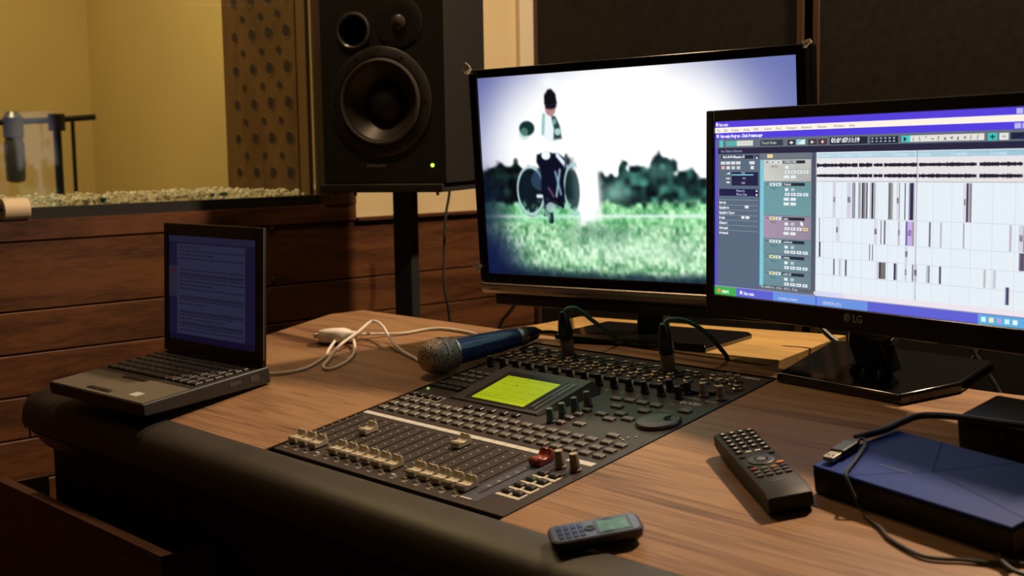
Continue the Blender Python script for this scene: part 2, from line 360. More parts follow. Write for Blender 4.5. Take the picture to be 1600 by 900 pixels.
# apron below the pad
ap = MB(); apx = (-.615, 1.34)
P4 = [(-.526, .6970), (-.500, .667), (-.47, .667), (-.47, .6970)]
vs = [(x, y, z) for x in apx for y, z in P4]
ap.add(vs, [(0, 1, 5, 4), (1, 2, 6, 5), (2, 3, 7, 6), (3, 0, 4, 7), (3, 2, 1, 0), (4, 5, 6, 7)])
ap.build('apron', jamb_wood, desk, smooth=False)
MB().box(-.600, 1.34, -.497, -.475, .02, .667).box(-.600, -.58, -.475, -.02, .02, .70).box(-.58, 1.34, -.04, -.02, .02, .78).box(1.32, 1.34, -.475, -.04, .02, .7).build('carcass', mat('carcass_black', (.012, .009, .008), .7), desk, smooth=False)
MB().prism([(-.16, .045), (.44, .045), (.44, .42), (-.16, .42)], .780, .809).box(-.15, -.13, .05, .40, 0, .78).box(.41, .43, .05, .40, 0, .78).build('rear_shelf', mat('shelf_dark', (.02, .015, .012), .6), desk, smooth=False)
dr = MB().box(-.66, -.098, -.573, -.555, .36, .620).box(-.106, -.098, -.555, -.4975, .42, .617).box(-.632, -.624, -.555, -.4975, .42, .617, 1).box(-.624, -.106, -.555, -.4975, .42, .428, 2)
dro = dr.build('drawer', [drawer_wood, mat('drawer_side_pale', (.50, .40, .30), .5), mat('drawer_inside', (.01, .008, .007), .8)], desk, smooth=False)
# yellow board with the television
BZ = .848
bd = MB().prism([(-.098, .050), (.395, .046), (.345, .25), (.330, .325), (.112, .275), (-.120, .222)], .8095, BZ)
tag(bd.build('wooden_board', board_wood, smooth=False, bevel=.001), 'thick yellow plywood board lying behind the console under the television stand', 'board')

# ------------------------------------------------------------------ flat UI helper for screens
def lin(c): return tuple((x/255/12.92) if x/255 <= .04045 else ((x/255+.055)/1.055)**2.4 for x in c)
class UI:
    def __init__(s, W, H): s.W = W; s.H = H; s.v = []; s.f = []; s.c = []; s.l = 0
    def layer(s): s.l += 1
    def rect(s, a, b, c, d, col, sk=0):     # fractions, t from the top
        k = len(s.v); z = -s.l*.00006
        s.v += [(a*s.W, z, (1-b)*s.H), (c*s.W, z, (1-b)*s.H), (c*s.W, z, (1-d)*s.H), (a*s.W, z, (1-d)*s.H)]
        s.f.append((k, k+3, k+2, k+1)); s.c.append(lin(col))
    def poly(s, pts, col):
        k = len(s.v); z = -s.l*.00006
        s.v += [(a*s.W, z, (1-b)*s.H) for a, b in pts]; s.f.append(tuple(range(k, k+len(pts)))); s.c.append(lin(col))
    def text(s, t, a, b, h, col, bold=0):     # b = baseline, h = letter size as fraction of the height
        v, f = text_tris(t, h*s.H*1.35, 'LEFT', bold); k = len(s.v); z = -s.l*.00006
        s.v += [(a*s.W+p[0], z, (1-b)*s.H+p[1]) for p in v]; s.f += [tuple(i+k for i in q) for q in f]; s.c += [lin(col)]*len(f)
    def build(s, name, m, parent):
        me = bpy.data.meshes.new(name); me.from_pydata(s.v, [], s.f); me.materials.append(m)
        at = me.attributes.new('Col', 'FLOAT_COLOR', 'FACE'); at.data.foreach_set('color', [x for c in s.c for x in (*c, 1)])
        o = bpy.data.objects.new(name, me); C.objects.link(o); o.parent = parent; return o
def mon_frame(m):
    yaw, tilt, roll = m[3:6]; cy, sy = math.cos(yaw), math.sin(yaw)
    x = Vector((cy, sy, 0)); nn = Vector((sy, -cy, 0)); z = Vector((0, 0, 1))
    n2 = nn*math.cos(tilt)+z*math.sin(tilt); z2 = z*math.cos(tilt)-nn*math.sin(tilt)
    x3 = x*math.cos(roll)+z2*math.sin(roll); z3 = z2*math.cos(roll)-x*math.sin(roll)
    return frame(m[:3], x3, -n2, z3), Vector(m[:3]), x3, z3, n2

# ------------------------------------------------------------------ television
TVW, TVH = .531, .299
MT, o0, tx, tz, tn = mon_frame((-.102, .001, .940, .147, -.052, .012))
tv = thing('television', 'black flat television showing people with a bicycle in a green field', 'television', MT)
# local: x right, y away from the viewer, z up; screen plane y=0
b = MB(); ol, orr, ot, ob = -.015, TVW+.013, TVH+.013, -.012
for (x0, x1, z0, z1) in ((ol, 0, ob, ot), (TVW, orr, ob, ot), (0, TVW, TVH, ot), (0, TVW, ob, 0)):
    b.box(x0, x1, -.004, .012, z0, z1)
b.box(ol, orr, .012, .030, ob, ot).box(.06, TVW-.06, .030, .055, .03, TVH-.05)
b.build('bezel', mat('tv_gloss_black', (.008, .008, .009), .16), tv, smooth=False, bevel=.0015)
ch = MB(); cp = [(-.001, -.0125), (-.006, -.016), (-.0065, -.022), (-.003, -.029), (.004, -.033), (.020, -.033), (.020, -.0125)]
nn_ = len(cp); vs = [(x, y, z) for x in (ol+.002, orr-.002) for y, z in cp]
ch.add(vs, [(j, nn_+j, nn_+(j+1) % nn_, (j+1) % nn_) for j in range(nn_)]+[tuple(range(nn_)), tuple(range(2*nn_-1, nn_-1, -1))])
ch.build('chrome_strip', mat('dark_chrome', (.42, .37, .33), .34, metal=.9), tv)
MB().box(ol+.02, orr-.02, .004, .024, -.050, -.033).build('lower_cover', black, tv, smooth=False, bevel=.003)
# small pale maker's mark
mk = MB()
for i in range(7): mk.box(.006+i*.0030, .0083+i*.0030, -.0072, -.0066, -.0245, -.0222)
mk.build('maker_mark', mat('mark_grey', (.25, .24, .22), .5), tv, smooth=False)
# picture on the screen: colour grid
NX, NY = 440, 248
S, T = np.meshgrid(np.linspace(0, 1, NX), np.linspace(0, 1, NY))
def vnoise(fx, fy, seed):
    r = np.random.RandomState(seed); g = r.rand(int(fy)+3, int(fx)+3)
    x = S*fx; y = T*fy; xi = x.astype(int); yi = y.astype(int); a = x-xi; c = y-yi; a = a*a*(3-2*a); c = c*c*(3-2*c)
    return (g[yi, xi]*(1-a)+g[yi, xi+1]*a)*(1-c)+(g[yi+1, xi]*(1-a)+g[yi+1, xi+1]*a)*c
def sm_(a, b_, x): t_ = np.clip((x-a)/(b_-a), 0, 1); return t_*t_*(3-2*t_)
img = np.zeros((NY, NX, 3))
def col3(c): return np.array(c, float)
def blend(mask, c):
    global img
    img = img*(1-mask[..., None])+np.array(c, float)*mask[..., None] if np.ndim(c) == 1 else img*(1-mask[..., None])+c*mask[..., None]
d = np.sqrt(((S-.47)/.52)**2+((T-.42)/.58)**2)
sky = 1-sm_(.62, 1.25, d)
img[:] = col3((96, 104, 160)); blend(sky, (255, 255, 255))
blend(sm_(.80, 1.02, S+.25*(.25-T))*.55, (112, 122, 185)); blend(sm_(.15, -.05, S+.15*T)*sm_(.5, .1, T)*.35, (96, 100, 165))
for cx_, cy_, rx_ in ((.255, .04, .03), (.54, .02, .05), (.60, .035, .03)): blend(np.exp(-(((S-cx_)/rx_)**2+((T-cy_)/.03)**2))*.6, (255, 255, 255))
n1_ = vnoise(26, 16, 1); n2_ = vnoise(60, 34, 2); n3_ = vnoise(120, 70, 3); n4_ = vnoise(36, 26, 14)
topL = .43+.05*(vnoise(16, 1, 4)-.5)*2-.055*np.exp(-((S-.125)/.018)**2)+.03*(n2_-.5)
topR = .505-.085*np.exp(-((S-.61)/.045)**2)-.06*np.exp(-((S-.485)/.014)**2)-.03*np.exp(-((S-.53)/.05)**2)+.03*(n1_-.5)+.05*(n2_-.5)
treeL = sm_(-.012, .014, T-topL)*sm_(.345, .325, S)
treeR = sm_(-.014, .016, T-topR)*(S > .405)
tcol = col3((14, 34, 34))+np.clip(n4_-.5, 0, 1)[..., None]*col3((90, 170, 140))+(n2_[..., None]-.5)*col3((30, 55, 45))
blend(treeL, np.clip(tcol*.55, 2, 255)); blend(treeR, np.clip(tcol*1.15+4, 6, 255))
blend(treeR*np.exp(-(((S-.46)/.05)**2+((T-.585)/.05)**2))*.75, (150, 205, 190))
blend(treeR*np.exp(-(((S-.60)/.05)**2+((T-.48)/.05)**2))*.45, (110, 170, 160))
mead = sm_(.615, .65, T+.035*(n2_-.5))
gcol = col3((128, 198, 140))+(n2_[..., None]-.5)*col3((120, 100, 100))+(n3_[..., None]-.5)*col3((90, 70, 80))
blend(mead, np.clip(gcol, 0, 255)); blend(mead*sm_(.16, .02, S)*.6, (70, 130, 100))
blend(np.exp(-((T-.705+.02*S)/.010)**2)*.85, (228, 252, 238))
low = sm_(.71, .76, T)
n5 = vnoise(100, 58, 21); n6 = vnoise(34, 18, 22)
g2 = col3((150, 204, 156))+(n5[..., None]-.5)*col3((150, 115, 125))+(n6[..., None]-.5)*col3((80, 80, 70))+(vnoise(170, 60, 8)[..., None]-.5)*col3((70, 60, 60))
blend(low*.95, np.clip(g2, 0, 255))
blend(low*np.exp(-(((S-.40)/.13)**2+((T-.775)/.045)**2))*.55*(n5 > .3), (40, 92, 72))
blend(low*np.exp(-(((S-.52)/.36)**2+((T-.865)/.075)**2))*.50, (226, 250, 228))
vg = sm_(.84, 1.22, np.sqrt(((S-.50)/.62)**2+((T-.60)/.42)**2))*sm_(.55, .80, T)
blend(vg*.90, (12, 26, 50)); blend(sm_(.945, 1.0, T+.03*(n6-.5))*.8, (10, 26, 46))
blend(sm_(.14, -.01, S)*sm_(.40, .62, T)*.80, (12, 22, 50)); blend(sm_(.20, .0, S)*sm_(.72, .9, T)*.8, (14, 24, 66))
blend(np.clip(np.exp(-((S-.366-.02*(T-.6))/.048)**6)*sm_(.30, .38, T)*sm_(.79, .66, T+.10*(n2_-.5)), 0, 1), (255, 255, 255))
def ell(cx, cy, rx, ry, soft=.15): return np.clip((1-np.sqrt(((S-cx)/rx)**2+((T-cy)/ry)**2))/soft+.5, 0, 1)
def seg(x0, y0, x1, y1, wd):
    A = TVH/TVW; px_ = S-x0; py_ = (T-y0)*A; dx = x1-x0; dy = (y1-y0)*A; t_ = np.clip((px_*dx+py_*dy)/(dx*dx+dy*dy), 0, 1)
    return np.clip((wd-np.sqrt((px_-t_*dx)**2+(py_-t_*dy)**2))/(.003)+.5, 0, 1)
def ring(cx, cy, rx, ry, w_):
    q = np.sqrt(((S-cx)/rx)**2+((T-cy)/ry)**2); return np.clip((w_-np.abs(q-1))/.08+.5, 0, 1)
def pol(pts, soft=.004):
    m_ = np.ones_like(S)*9; n_ = len(pts); ins = np.zeros_like(S, bool)
    for i in range(n_):
        x0, y0 = pts[i]; x1, y1 = pts[(i+1) % n_]
        c_ = ((y0 > T) != (y1 > T)) & (S < (x1-x0)*(T-y0)/(y1-y0+1e-9)+x0); ins ^= c_
        A = TVH/TVW; dx = x1-x0; dy = (y1-y0)*A; t_ = np.clip(((S-x0)*dx+(T-y0)*A*dy)/(dx*dx+dy*dy), 0, 1)
        m_ = np.minimum(m_, np.hypot(S-x0-t_*dx, (T-y0)*A-t_*dy))
    return np.clip(np.where(ins, m_, -m_)/soft+.5, 0, 1)
# bicycle and two riders
blend(ell(.172, .58, .046, .120)*.9, (10, 24, 34)); blend(ring(.172, .572, .047, .118, .06), (205, 228, 236))
blend(ell(.205, .52, .030, .05)*.6, (60, 90, 120)); blend(ring(.325, .565, .034, .120, .08)*(S < .335), (170, 205, 210)); blend(ell(.320, .57, .022, .10)*.8, (20, 44, 50))
blend(pol([(.200, .395), (.235, .375), (.262, .372), (.292, .410), (.300, .450), (.286, .50), (.292, .58), (.286, .66), (.262, .665), (.254, .60), (.244, .64), (.236, .70), (.214, .70), (.216, .62), (.210, .55), (.212, .47), (.198, .43)]), (10, 14, 34))
blend(seg(.272, .400, .300, .452, .006), (230, 238, 246)); blend(seg(.262, .48, .278, .59, .0035), (120, 150, 175)); blend(seg(.278, .47, .262, .60, .0035), (140, 170, 185)); blend(ell(.232, .398, .016, .022), (238, 246, 250)); blend(seg(.236, .56, .252, .60, .004), (90, 60, 90))
blend(seg(.298, .46, .302, .40, .004), (60, 80, 100)); blend(seg(.196, .60, .210, .60, .005), (225, 238, 244))
blend(ell(.200, .330, .048, .058), (250, 252, 255)); blend(ell(.270, .345, .050, .045), (252, 253, 255))
blend(pol([(.228, .200), (.250, .190), (.268, .200), (.285, .250), (.292, .325), (.250, .335), (.226, .310), (.220, .25)]), (236, 244, 246))
blend(pol([(.258, .205), (.272, .210), (.285, .255), (.290, .318), (.262, .322), (.266, .27)], .006), (36, 58, 62)); blend(ell(.277, .285, .010, .018), (170, 210, 200)); blend(seg(.232, .20, .226, .29, .005), (150, 195, 190)); blend(ell(.268, .235, .006, .015), (120, 170, 160))
blend(ell(.256, .172, .018, .034), (180, 130, 132)); blend(pol([(.236, .150), (.237, .105), (.250, .078), (.262, .076), (.276, .100), (.280, .150), (.268, .160), (.246, .156)]), (14, 16, 24)); blend(ell(.258, .160, .020, .014), (26, 20, 34))
blend(ell(.160, .290, .020, .030), (214, 226, 226)); blend(ell(.170, .262, .027, .036), (20, 46, 48)); blend(ell(.160, .280, .014, .022)*.7, (96, 150, 136))
blend(seg(.236, .66, .240, .72, .009), (16, 34, 40)); blend(ell(.240, .655, .016, .025)*.8, (190, 215, 220))
gm_ = sm_(.62, .68, T+.05*(n2_-.5))*(n3_ > .48)*(S < .34)*(S > .11)*sm_(.74, .69, T); blend(gm_*.7, (150, 220, 185))
k5 = np.array([1, 2, 1])/4.
for _ in range(1):
    P_ = np.pad(img, ((1, 1), (1, 1), (0, 0)), 'edge'); img = P_[:-2, 1:-1]*.25+P_[1:-1, 1:-1]*.5+P_[2:, 1:-1]*.25
    P_ = np.pad(img, ((1, 1), (1, 1), (0, 0)), 'edge'); img = P_[1:-1, :-2]*.25+P_[1:-1, 1:-1]*.5+P_[1:-1, 2:]*.25
img = np.clip(img, 0, 255)/255.; L_ = np.where(img <= .04045, img/12.92, ((img+.055)/1.055)**2.4)
vs = np.stack([S*TVW, np.zeros_like(S), (1-T)*TVH], -1).reshape(-1, 3)
ii = np.arange(NX*NY).reshape(NY, NX); fq = np.stack([ii[:-1, :-1], ii[1:, :-1], ii[1:, 1:], ii[:-1, 1:]], -1).reshape(-1, 4)
me = bpy.data.meshes.new('screen'); me.from_pydata(vs.tolist(), [], fq.tolist()); at = me.attributes.new('Col', 'FLOAT_COLOR', 'POINT')
at.data.foreach_set('color', np.concatenate([L_.reshape(-1, 3), np.ones((NX*NY, 1))], 1).ravel().astype(np.float32))
me.materials.append(emis_attr('tv_picture', 1.05)); so_ = bpy.data.objects.new('screen', me); C.objects.link(so_); so_.parent = tv
# stand
base_c = MT.inverted()
bp_ = MB()
c0 = o0+tx*(TVW*.47)-tn*.055
Mb = Matrix.Translation((c0.x, c0.y+.02, BZ)) @ Matrix.Rotation(.147+.06, 4, 'Z')
st = MB(); st.cbox(-.125, .125, -.075, .075, 0.0002, .010, .004, 0, MT.inverted() @ Mb)
st.build('stand_base', gloss, tv, bevel=.001)
nk = MB().box(-.022, .022, -.010, .014, .009, .16, 0, MT.inverted() @ Mb); nk.build('stand_neck', black, tv, smooth=False, bevel=.003)
# tape scraps on three corners
film = mat('clear_tape', (.75, .70, .66), .2, spec=.8)
for (cx, cz) in ((ol-.002, ot+.002), (orr+.004, ot+.001), (ol-.001, .012)):
    t_ = MB(); pts = []; rr = np.random.RandomState(int(abs(cx*1000))+int(cz*1000))
    nA = 9
    for i in range(nA):
        a = 2*math.pi*i/nA; q = .0085*(.35+.9*rr.rand()); pts.append((cx+q*math.cos(a), -.007-.005*rr.rand(), cz+q*math.sin(a)*1.1))
    pts.append((cx, -.009, cz)); t_.add(pts, [(i, (i+1) % nA, nA) for i in range(nA)]); 
    t_.add([(p[0], p[1]+.004, p[2]) for p in pts], [((i+1) % nA, i, nA) for i in range(nA)])
    t_.build('tape_scrap', film, tv, smooth=False)

# ------------------------------------------------------------------ LG monitor
LW, LH = .480, .227
ML, l0, lx, lz, ln = mon_frame((.318, .030, .936, -.163, .010, .010))
lg = thing('computer_monitor', 'black computer monitor showing an audio editing window with many tracks', 'monitor', ML)
b = MB(); ol, orr, ot, ob = -.0140, LW+.0140, LH+.0150, -.0270
for (x0, x1, z0, z1) in ((ol, 0, ob, ot), (LW, orr, ob, ot), (0, LW, LH, ot), (0, LW, ob, 0)): b.box(x0, x1, -.004, .008, z0, z1)
b.box(ol, orr, .008, .020, ob, ot).box(.10, LW-.10, .020, .045, .02, LH-.04)
b.build('bezel', mat('monitor_black', (.009, .009, .010), .22), lg, smooth=False, bevel=.002)
lm = MB(); add_text(lm, 'LG', .0085, -.0145, -.0042, .0125, bold=.0002, M=Matrix.Translation((LW/2-.006, 0, 0)) @ Matrix.Rotation(0, 4, 'X') @ Matrix(((1, 0, 0, 0), (0, 0, 1, 0), (0, 1, 0, 0), (0, 0, 0, 1))))
Ml = Matrix.Translation((LW/2-.006, -.0041, -.0100)) @ Matrix.Rotation(math.pi/2, 4, 'X')
lm.lathe([(.0052, 0), (.0052, .0002)], 24, 0, Ml)
MB_ring = MB().lathe([(.0036, .0003), (.0042, .0003), (.0042, .0004), (.0036, .0004)], 24, 0, Ml, cap=False)
MB_ring.box(-.0004, .0004, -.0022, .0022, .0003, .0005, 0, Ml).box(0, .003, -.0004, .0004, .0003, .0005, 0, Ml)
lm.build('maker_logo', mat('logo_grey', (.30, .29, .28), .4), lg, smooth=False)
MB_ring.build('logo_face', mat('logo_dark', (.06, .05, .05), .5), lg, smooth=False)
ui = UI(LW, LH)
ui.rect(0, 0, 1, 1, (96, 112, 128)); ui.layer()
ui.rect(0, 0, 1, .034, (88, 66, 222)); ui.rect(0, .034, 1, .065, (255, 246, 232)); ui.rect(0, .065, 1, .100, (84, 64, 226))
ui.rect(.0, .100, 1, .150, (104, 112, 124)); ui.rect(.012, .152, 1, .186, (42, 40, 66))
ui.rect(0, .100, .012, .952, (96, 84, 200))
ui.layer()
ui.rect(.012, .186, .175, .952, (92, 108, 128)); ui.rect(.175, .186, .374, .945, (110, 118, 130)); ui.rect(.374, .186, 1, .92, (234, 242, 250))
ui.rect(.175, .222, .189, .925, (130, 215, 232)); ui.rect(.359, .186, .374, .925, (46, 44, 76)); ui.rect(.370, .186, .375, .94, (150, 155, 160))
ui.rect(.376, .190, 1, .218, (110, 176, 200)); ui.rect(.376, .219, 1, .338, (232, 222, 222))
ui.rect(.189, .222, .356, .340, (218, 216, 208)); ui.rect(.189, .343, .357, .527, (112, 166, 172)); ui.rect(.187, .530, .358, .654, (176, 152, 176))
for a, b2 in ((.657, .739), (.743, .830), (.834, .918)): ui.rect(.187, a, .359, b2, (112, 168, 176))
ui.rect(.178, .918, .368, .938, (60, 62, 74))
# bottom scroll bar and task bar
ui.rect(.374, .920, 1, .948, (240, 232, 240)); ui.rect(.374, .922, .47, .945, (205, 212, 245))
ui.rect(0, .953, 1, 1.0, (98, 100, 214)); 
ui.layer(); ui.rect(0, .953, .086, 1.0, (70, 178, 84)); ui.rect(.225, .953, .375, 1.0, (110, 150, 228)); ui.rect(.38, .953, .545, 1.0, (110, 150, 228)); ui.rect(.86, .955, 1, 1.0, (96, 176, 226))
ui.rect(0, .948, 1, .953, (150, 150, 190))
ui.layer()
ui.text('start', .03, .988, .022, (225, 250, 220), .0003); ui.rect(.012, .966, .024, .988, (230, 150, 80)); ui.text('Nuendo', .115, .988, .019, (240, 242, 255), .0002); ui.rect(.100, .966, .110, .986, (230, 230, 250))
ui.text('nuendo project', .245, .990, .017, (225, 232, 250)); ui.text('SESSION (D:)', .40, .990, .017, (225, 232, 250))
for i, c in enumerate(((220, 250, 255), (245, 235, 190), (190, 160, 220), (210, 245, 250), (230, 250, 255))): ui.rect(.868+i*.020, .966, .880+i*.020, .988, c)
ui.rect(.004, .006, .012, .026, (235, 235, 255)); ui.text('Nuendo', .016, .027, .017, (240, 240, 255), .0002)
for i, t_ in enumerate(('File', 'Edit', 'Project', 'Audio', 'MIDI', 'Scores', 'Pool', 'Transport', 'Network', 'Devices', 'Window', 'Help')):
    ui.text(t_, (.008, .035, .066, .112, .150, .190, .232, .268, .322, .376, .430, .480)[i], .058, .015, (120, 90, 100))
ui.rect(.006, .073, .016, .092, (220, 220, 255)); ui.text('Nuendo Project - Dub Session.npr', .022, .093, .018, (240, 238, 255), .0003)
for y in (.006, .072):
    for i in range(3): ui.rect(.945+i*.019-(.0 if y < .05 else .004), y, .961+i*.019-(.0 if y < .05 else .004), y+.024, (190, 185, 245))
# tool bar
ui.rect(.018, .108, .033, .145, (90, 200, 200)); ui.rect(.043, .112, .086, .142, (86, 178, 172)); ui.rect(.086, .112, .148, .142, (220, 220, 214)); ui.rect(.176, .113, .258, .145, (58, 62, 74))
ui.rect(.274, .116, .301, .145, (52, 52, 60)); ui.rect(.305, .115, .336, .143, (150, 210, 214)); ui.rect(.345, .115, .375, .146, (70, 60, 66)); ui.rect(.379, .115, .409, .146, (84, 56, 66)); ui.rect(.418, .110, .538, .147, (38, 42, 60)); ui.rect(.546, .113, .630, .148, (36, 40, 62))
ui.rect(.640, .113, .665, .144, (80, 205, 205)); ui.rect(.665, .113, .866, .144, (232, 228, 222)); ui.rect(.875, .113, .899, .147, (70, 196, 190)); ui.rect(.904, .114, .927, .146, (232, 232, 228)); ui.rect(.932, .113, 1, .144, (34, 38, 66))
ui.layer()
ui.text('Touch Fader', .180, .136, .017, (214, 220, 228)); ui.text('01:06:07:11:19', .423, .137, .024, (240, 245, 250), .0003)
ui.poly([(.355, .122), (.366, .131), (.355, .140)], (230, 230, 235)); ui.poly([(.389, .131), (.394, .122), (.399, .131), (.394, .140)], (235, 215, 225)); ui.poly([(.280, .131), (.2875, .122), (.295, .131), (.2875, .140)], (225, 225, 230)); ui.poly([(.310, .141), (.325, .120), (.334, .118), (.334, .141)], (230, 245, 245))
for i in range(6):
    for j in range(2): ui.rect(.550+i*.013, .118+j*.015, .556+i*.013, .125+j*.015, (170, 180, 190))
ui.poly([(.646, .117), (.658, .132), (.651, .132), (.651, .140), (.646, .140)], (20, 40, 50))
for i, g_ in enumerate('/\\*~?x=z+//'): ui.text(g_, .672+i*.0175, .139, .020, (60, 60, 66), .0002)
ui.rect(.880, .127, .894, .133, (30, 70, 80)); ui.rect(.885, .120, .889, .141, (30, 70, 80)); ui.rect(.911, .126, .920, .134, (170, 170, 170))
ui.text('No Object Selected', .024, .177, .016, (160, 165, 200)); ui.text('01:06', .965, .139, .016, (170, 180, 220))
# inspector
ui.rect(.026, .195, .150, .214, (38, 38, 62)); ui.rect(.155, .195, .172, .214, (60, 64, 84)); ui.rect(.067, .290, .168, .366, (36, 36, 70)); ui.rect(.018, .385, .170, .425, (34, 32, 76))
for y in (.446, .476, .505, .534, .563, .592, .622): ui.rect(.016, y, .168, y+.003, (140, 152, 166))
for i in range(5): ui.rect(.201+i*.026, .192, .222+i*.026, .212, ((238, 214, 160) if i == 0 else (116, 122, 130)))
ui.layer()
ui.text('M-A-M M Mixumm S1', .032, .210, .015, (236, 238, 245), .0002); ui.rect(.068, .302, .150, .308, (130, 210, 236))
ui.text('0.00', .105, .300, .012, (210, 220, 240)); ui.text('<C>', .108, .330, .012, (210, 220, 240)); ui.text('0.00', .105, .356, .012, (210, 220, 240))
ui.text('Mono In', .085, .402, .015, (206, 206, 240)); ui.text('Mono Out', .085, .422, .015, (206, 206, 240))
ui.poly([(.045, .302), (.060, .288), (.060, .302)], (225, 230, 235)); ui.rect(.045, .322, .060, .330, (225, 230, 235)); ui.poly([(.043, .348), (.053, .341), (.063, .348), (.053, .355)], (225, 230, 235))
for i, t_ in enumerate(('Inserts', 'Equalizers', 'Equalizer Curve', 'Sends', 'Channel', 'Notepad', 'Network')): ui.text(t_, .018, .470+i*.0293, .015, (236, 240, 246), .0002)
for i in range(4): ui.rect(.024+i*.020, .229, .041+i*.020, .246, (222, 224, 226))
ui.rect(.135, .229, .155, .246, (222, 224, 226))
for i, (c_) in enumerate(((236, 170, 180), (225, 225, 225), (205, 208, 212), (205, 208, 212))): ui.rect(.026+i*.020, .255, .040+i*.020, .274, c_)
ui.rect(.140, .255, .152, .274, (225, 228, 230)); ui.rect(.118, .478, .133, .494, (225, 230, 235)); ui.rect(.105, .538, .117, .554, (225, 230, 235)); ui.rect(.121, .538, .136, .554, (225, 230, 235))
for y in (.205, .390, .412): ui.rect(.160, y, .166, y+.010, (230, 230, 240))
# tracks
tr_y = [(.222, 'ATMOS MIX', 0, 'Stereo', 4), (.343, 'Prakash', 0, 'Mono', 5), (.530, 'sujan', 1, 'Mono', 4), (.657, 'ambience', 0, 'Mono', 3), (.743, 'mixing', 1, 'Mono', 3), (.834, 'audio 05', 1, 'Mono', 3)]
for y, nm, yel, mo, rows in tr_y:
    for i in range(2): ui.rect(.212+i*.022, y+.006, .231+i*.022, y+.022, ((240, 226, 160) if yel and i == 0 else (226, 232, 234)))
    ui.rect(.258, y+.005, .336, y+.022, (44, 48, 58)); ui.text(mo, .216, y+.042, .014, (50, 80, 90))
    ui.poly([(.197, y+.012), (.204, y+.008), (.204, y+.018)], (70, 80, 90))
    pale = (232, 240, 242)
    for i in range(2): ui.rect(.266+i*.022, y+.034, .278+i*.022, y+.050, pale if i == 0 else (190, 205, 210))
    for i in range(4): ui.rect(.266+i*.0215, y+.060, .283+i*.0215, y+.076, ((238, 214, 150) if (yel and rows == 4 and i == 3) else pale))
    if rows >= 4:
        for i in range(2): ui.rect(.262+i*.024, y+.086, .281+i*.024, y+.102, pale)
    if rows >= 5:
        for i in range(2): ui.rect(.262+i*.024, y+.112, .281+i*.024, y+.128, pale)
ui.layer()
for y, nm, yel, mo, rows in tr_y:
    ui.text(nm, .262, y+.019, .013, (220, 226, 230), .0001)
    for i in range(4): ui.rect(.270+i*.0215, y+.066, .278+i*.0215, y+.070, (90, 100, 104))
    for i in range(2): ui.rect(.218+i*.022, y+.011, .224+i*.022, y+.017, (60, 64, 60))
ui.poly([(.322, .552), (.334, .572), (.328, .572), (.331, .583), (.328, .584), (.325, .574), (.322, .577)], (250, 252, 255))
ui.text('Rec 48000 Hz - 24 Bit - 182:13 - 25 fps', .182, .934, .013, (225, 228, 235))
ui.rect(.369, .927, .378, .944, (210, 214, 235))
# time ruler
for i, x in enumerate((.381, .447, .512, .618, .682, .782, .884)): 
    ui.rect(x, .190, x+.001, .217, (225, 245, 250)); ui.text('%02d:%02d:00:00' % (1, i+3), x+.005, .212, .012, (225, 245, 252))
# waveform (two channels), clipped blocks
rs = np.random.RandomState(3)
x = .376
while x < 1.0:
    w_ = .0035; gap = (.508 < x < .512) or (.684 < x < .690) or (.846 < x < .853) or (.553 < x < .556) or (.585 < x < .588) or (.962 < x < .965)
    if not gap:
        for yc in (.255, .309):
            h = .006+.0035*rs.rand()+(.002 if rs.rand() > .7 else 0); ui.rect(x, yc-h, x+w_, yc+h, (38, 34, 52))
    x += w_
ui.rect(.376, .337, 1, .340, (165, 165, 170))
# grid + events
for x in (.400, .431, .460, .497, .524, .569, .604, .633, .681, .733, .784, .836, .891, .948): ui.rect(x, .340, x+.0012, .918, (205, 212, 222))
for y in (.528, .655, .741, .832): ui.rect(.376, y, 1, y+.0025, (208, 212, 222))
ui.layer()
def ev(x, w_, y0, y1, c, edge=None, blob=0):
    ui.rect(x, y0, x+w_, y1, c)
    if blob: ui.rect(x+w_*.15, (y0+y1)/2-.017, x+w_*.85, (y0+y1)/2+.012, (34, 30, 60))
W_ = (246, 247, 252); G_ = (120, 118, 132); D_ = (52, 46, 82); M_ = (168, 166, 160)
for (x, w_, c, bl) in ((.430, .010, (214, 212, 226), 1), (.476, .013, (214, 212, 226), 1), (.493, .004, G_, 0), (.499, .003, D_, 0), (.512, .008, M_, 0), (.523, .004, D_, 0), (.527, .006, G_, 0), (.534, .004, M_, 0), (.538, .003, D_, 0),
                       (.548, .004, (190, 190, 200), 0), (.553, .006, D_, 1), (.560, .005, M_, 0), (.604, .008, G_, 0), (.612, .006, M_, 0), (.628, .008, (224, 222, 232), 1), (.636, .002, G_, 0), (.652, .003, D_, 0), (.664, .004, (150, 148, 170), 0), (.668, .010, D_, 0), (.679, .002, M_, 0),
                       (.815, .008, (222, 222, 234), 1), (.823, .005, D_, 0), (.828, .006, M_, 0), (.834, .003, (110, 104, 120), 0)):
    ev(x, w_, .344, .527, c, blob=bl)
for (x, w_, c, bl) in ((.386, .002, D_, 0), (.441, .008, (224, 220, 232), 1), (.451, .001, G_, 0), (.562, .010, (220, 218, 232), 1), (.582, .003, G_, 0), (.592, .005, (110, 112, 112), 0), (.634, .006, (200, 196, 210), 1), (.656, .006, (120, 100, 170), 0), (.661, .014, (200, 180, 235), 1), (.675, .006, (170, 150, 160), 0),
                       (.723, .005, (110, 112, 124), 0), (.754, .005, (190, 192, 200), 0), (.816, .004, (170, 172, 180), 0), (.935, .006, (190, 190, 196), 0), (.958, .012, (214, 214, 226), 1), (.970, .008, (110, 110, 130), 0)):
    ev(x, w_, .533, .653, c, blob=bl)
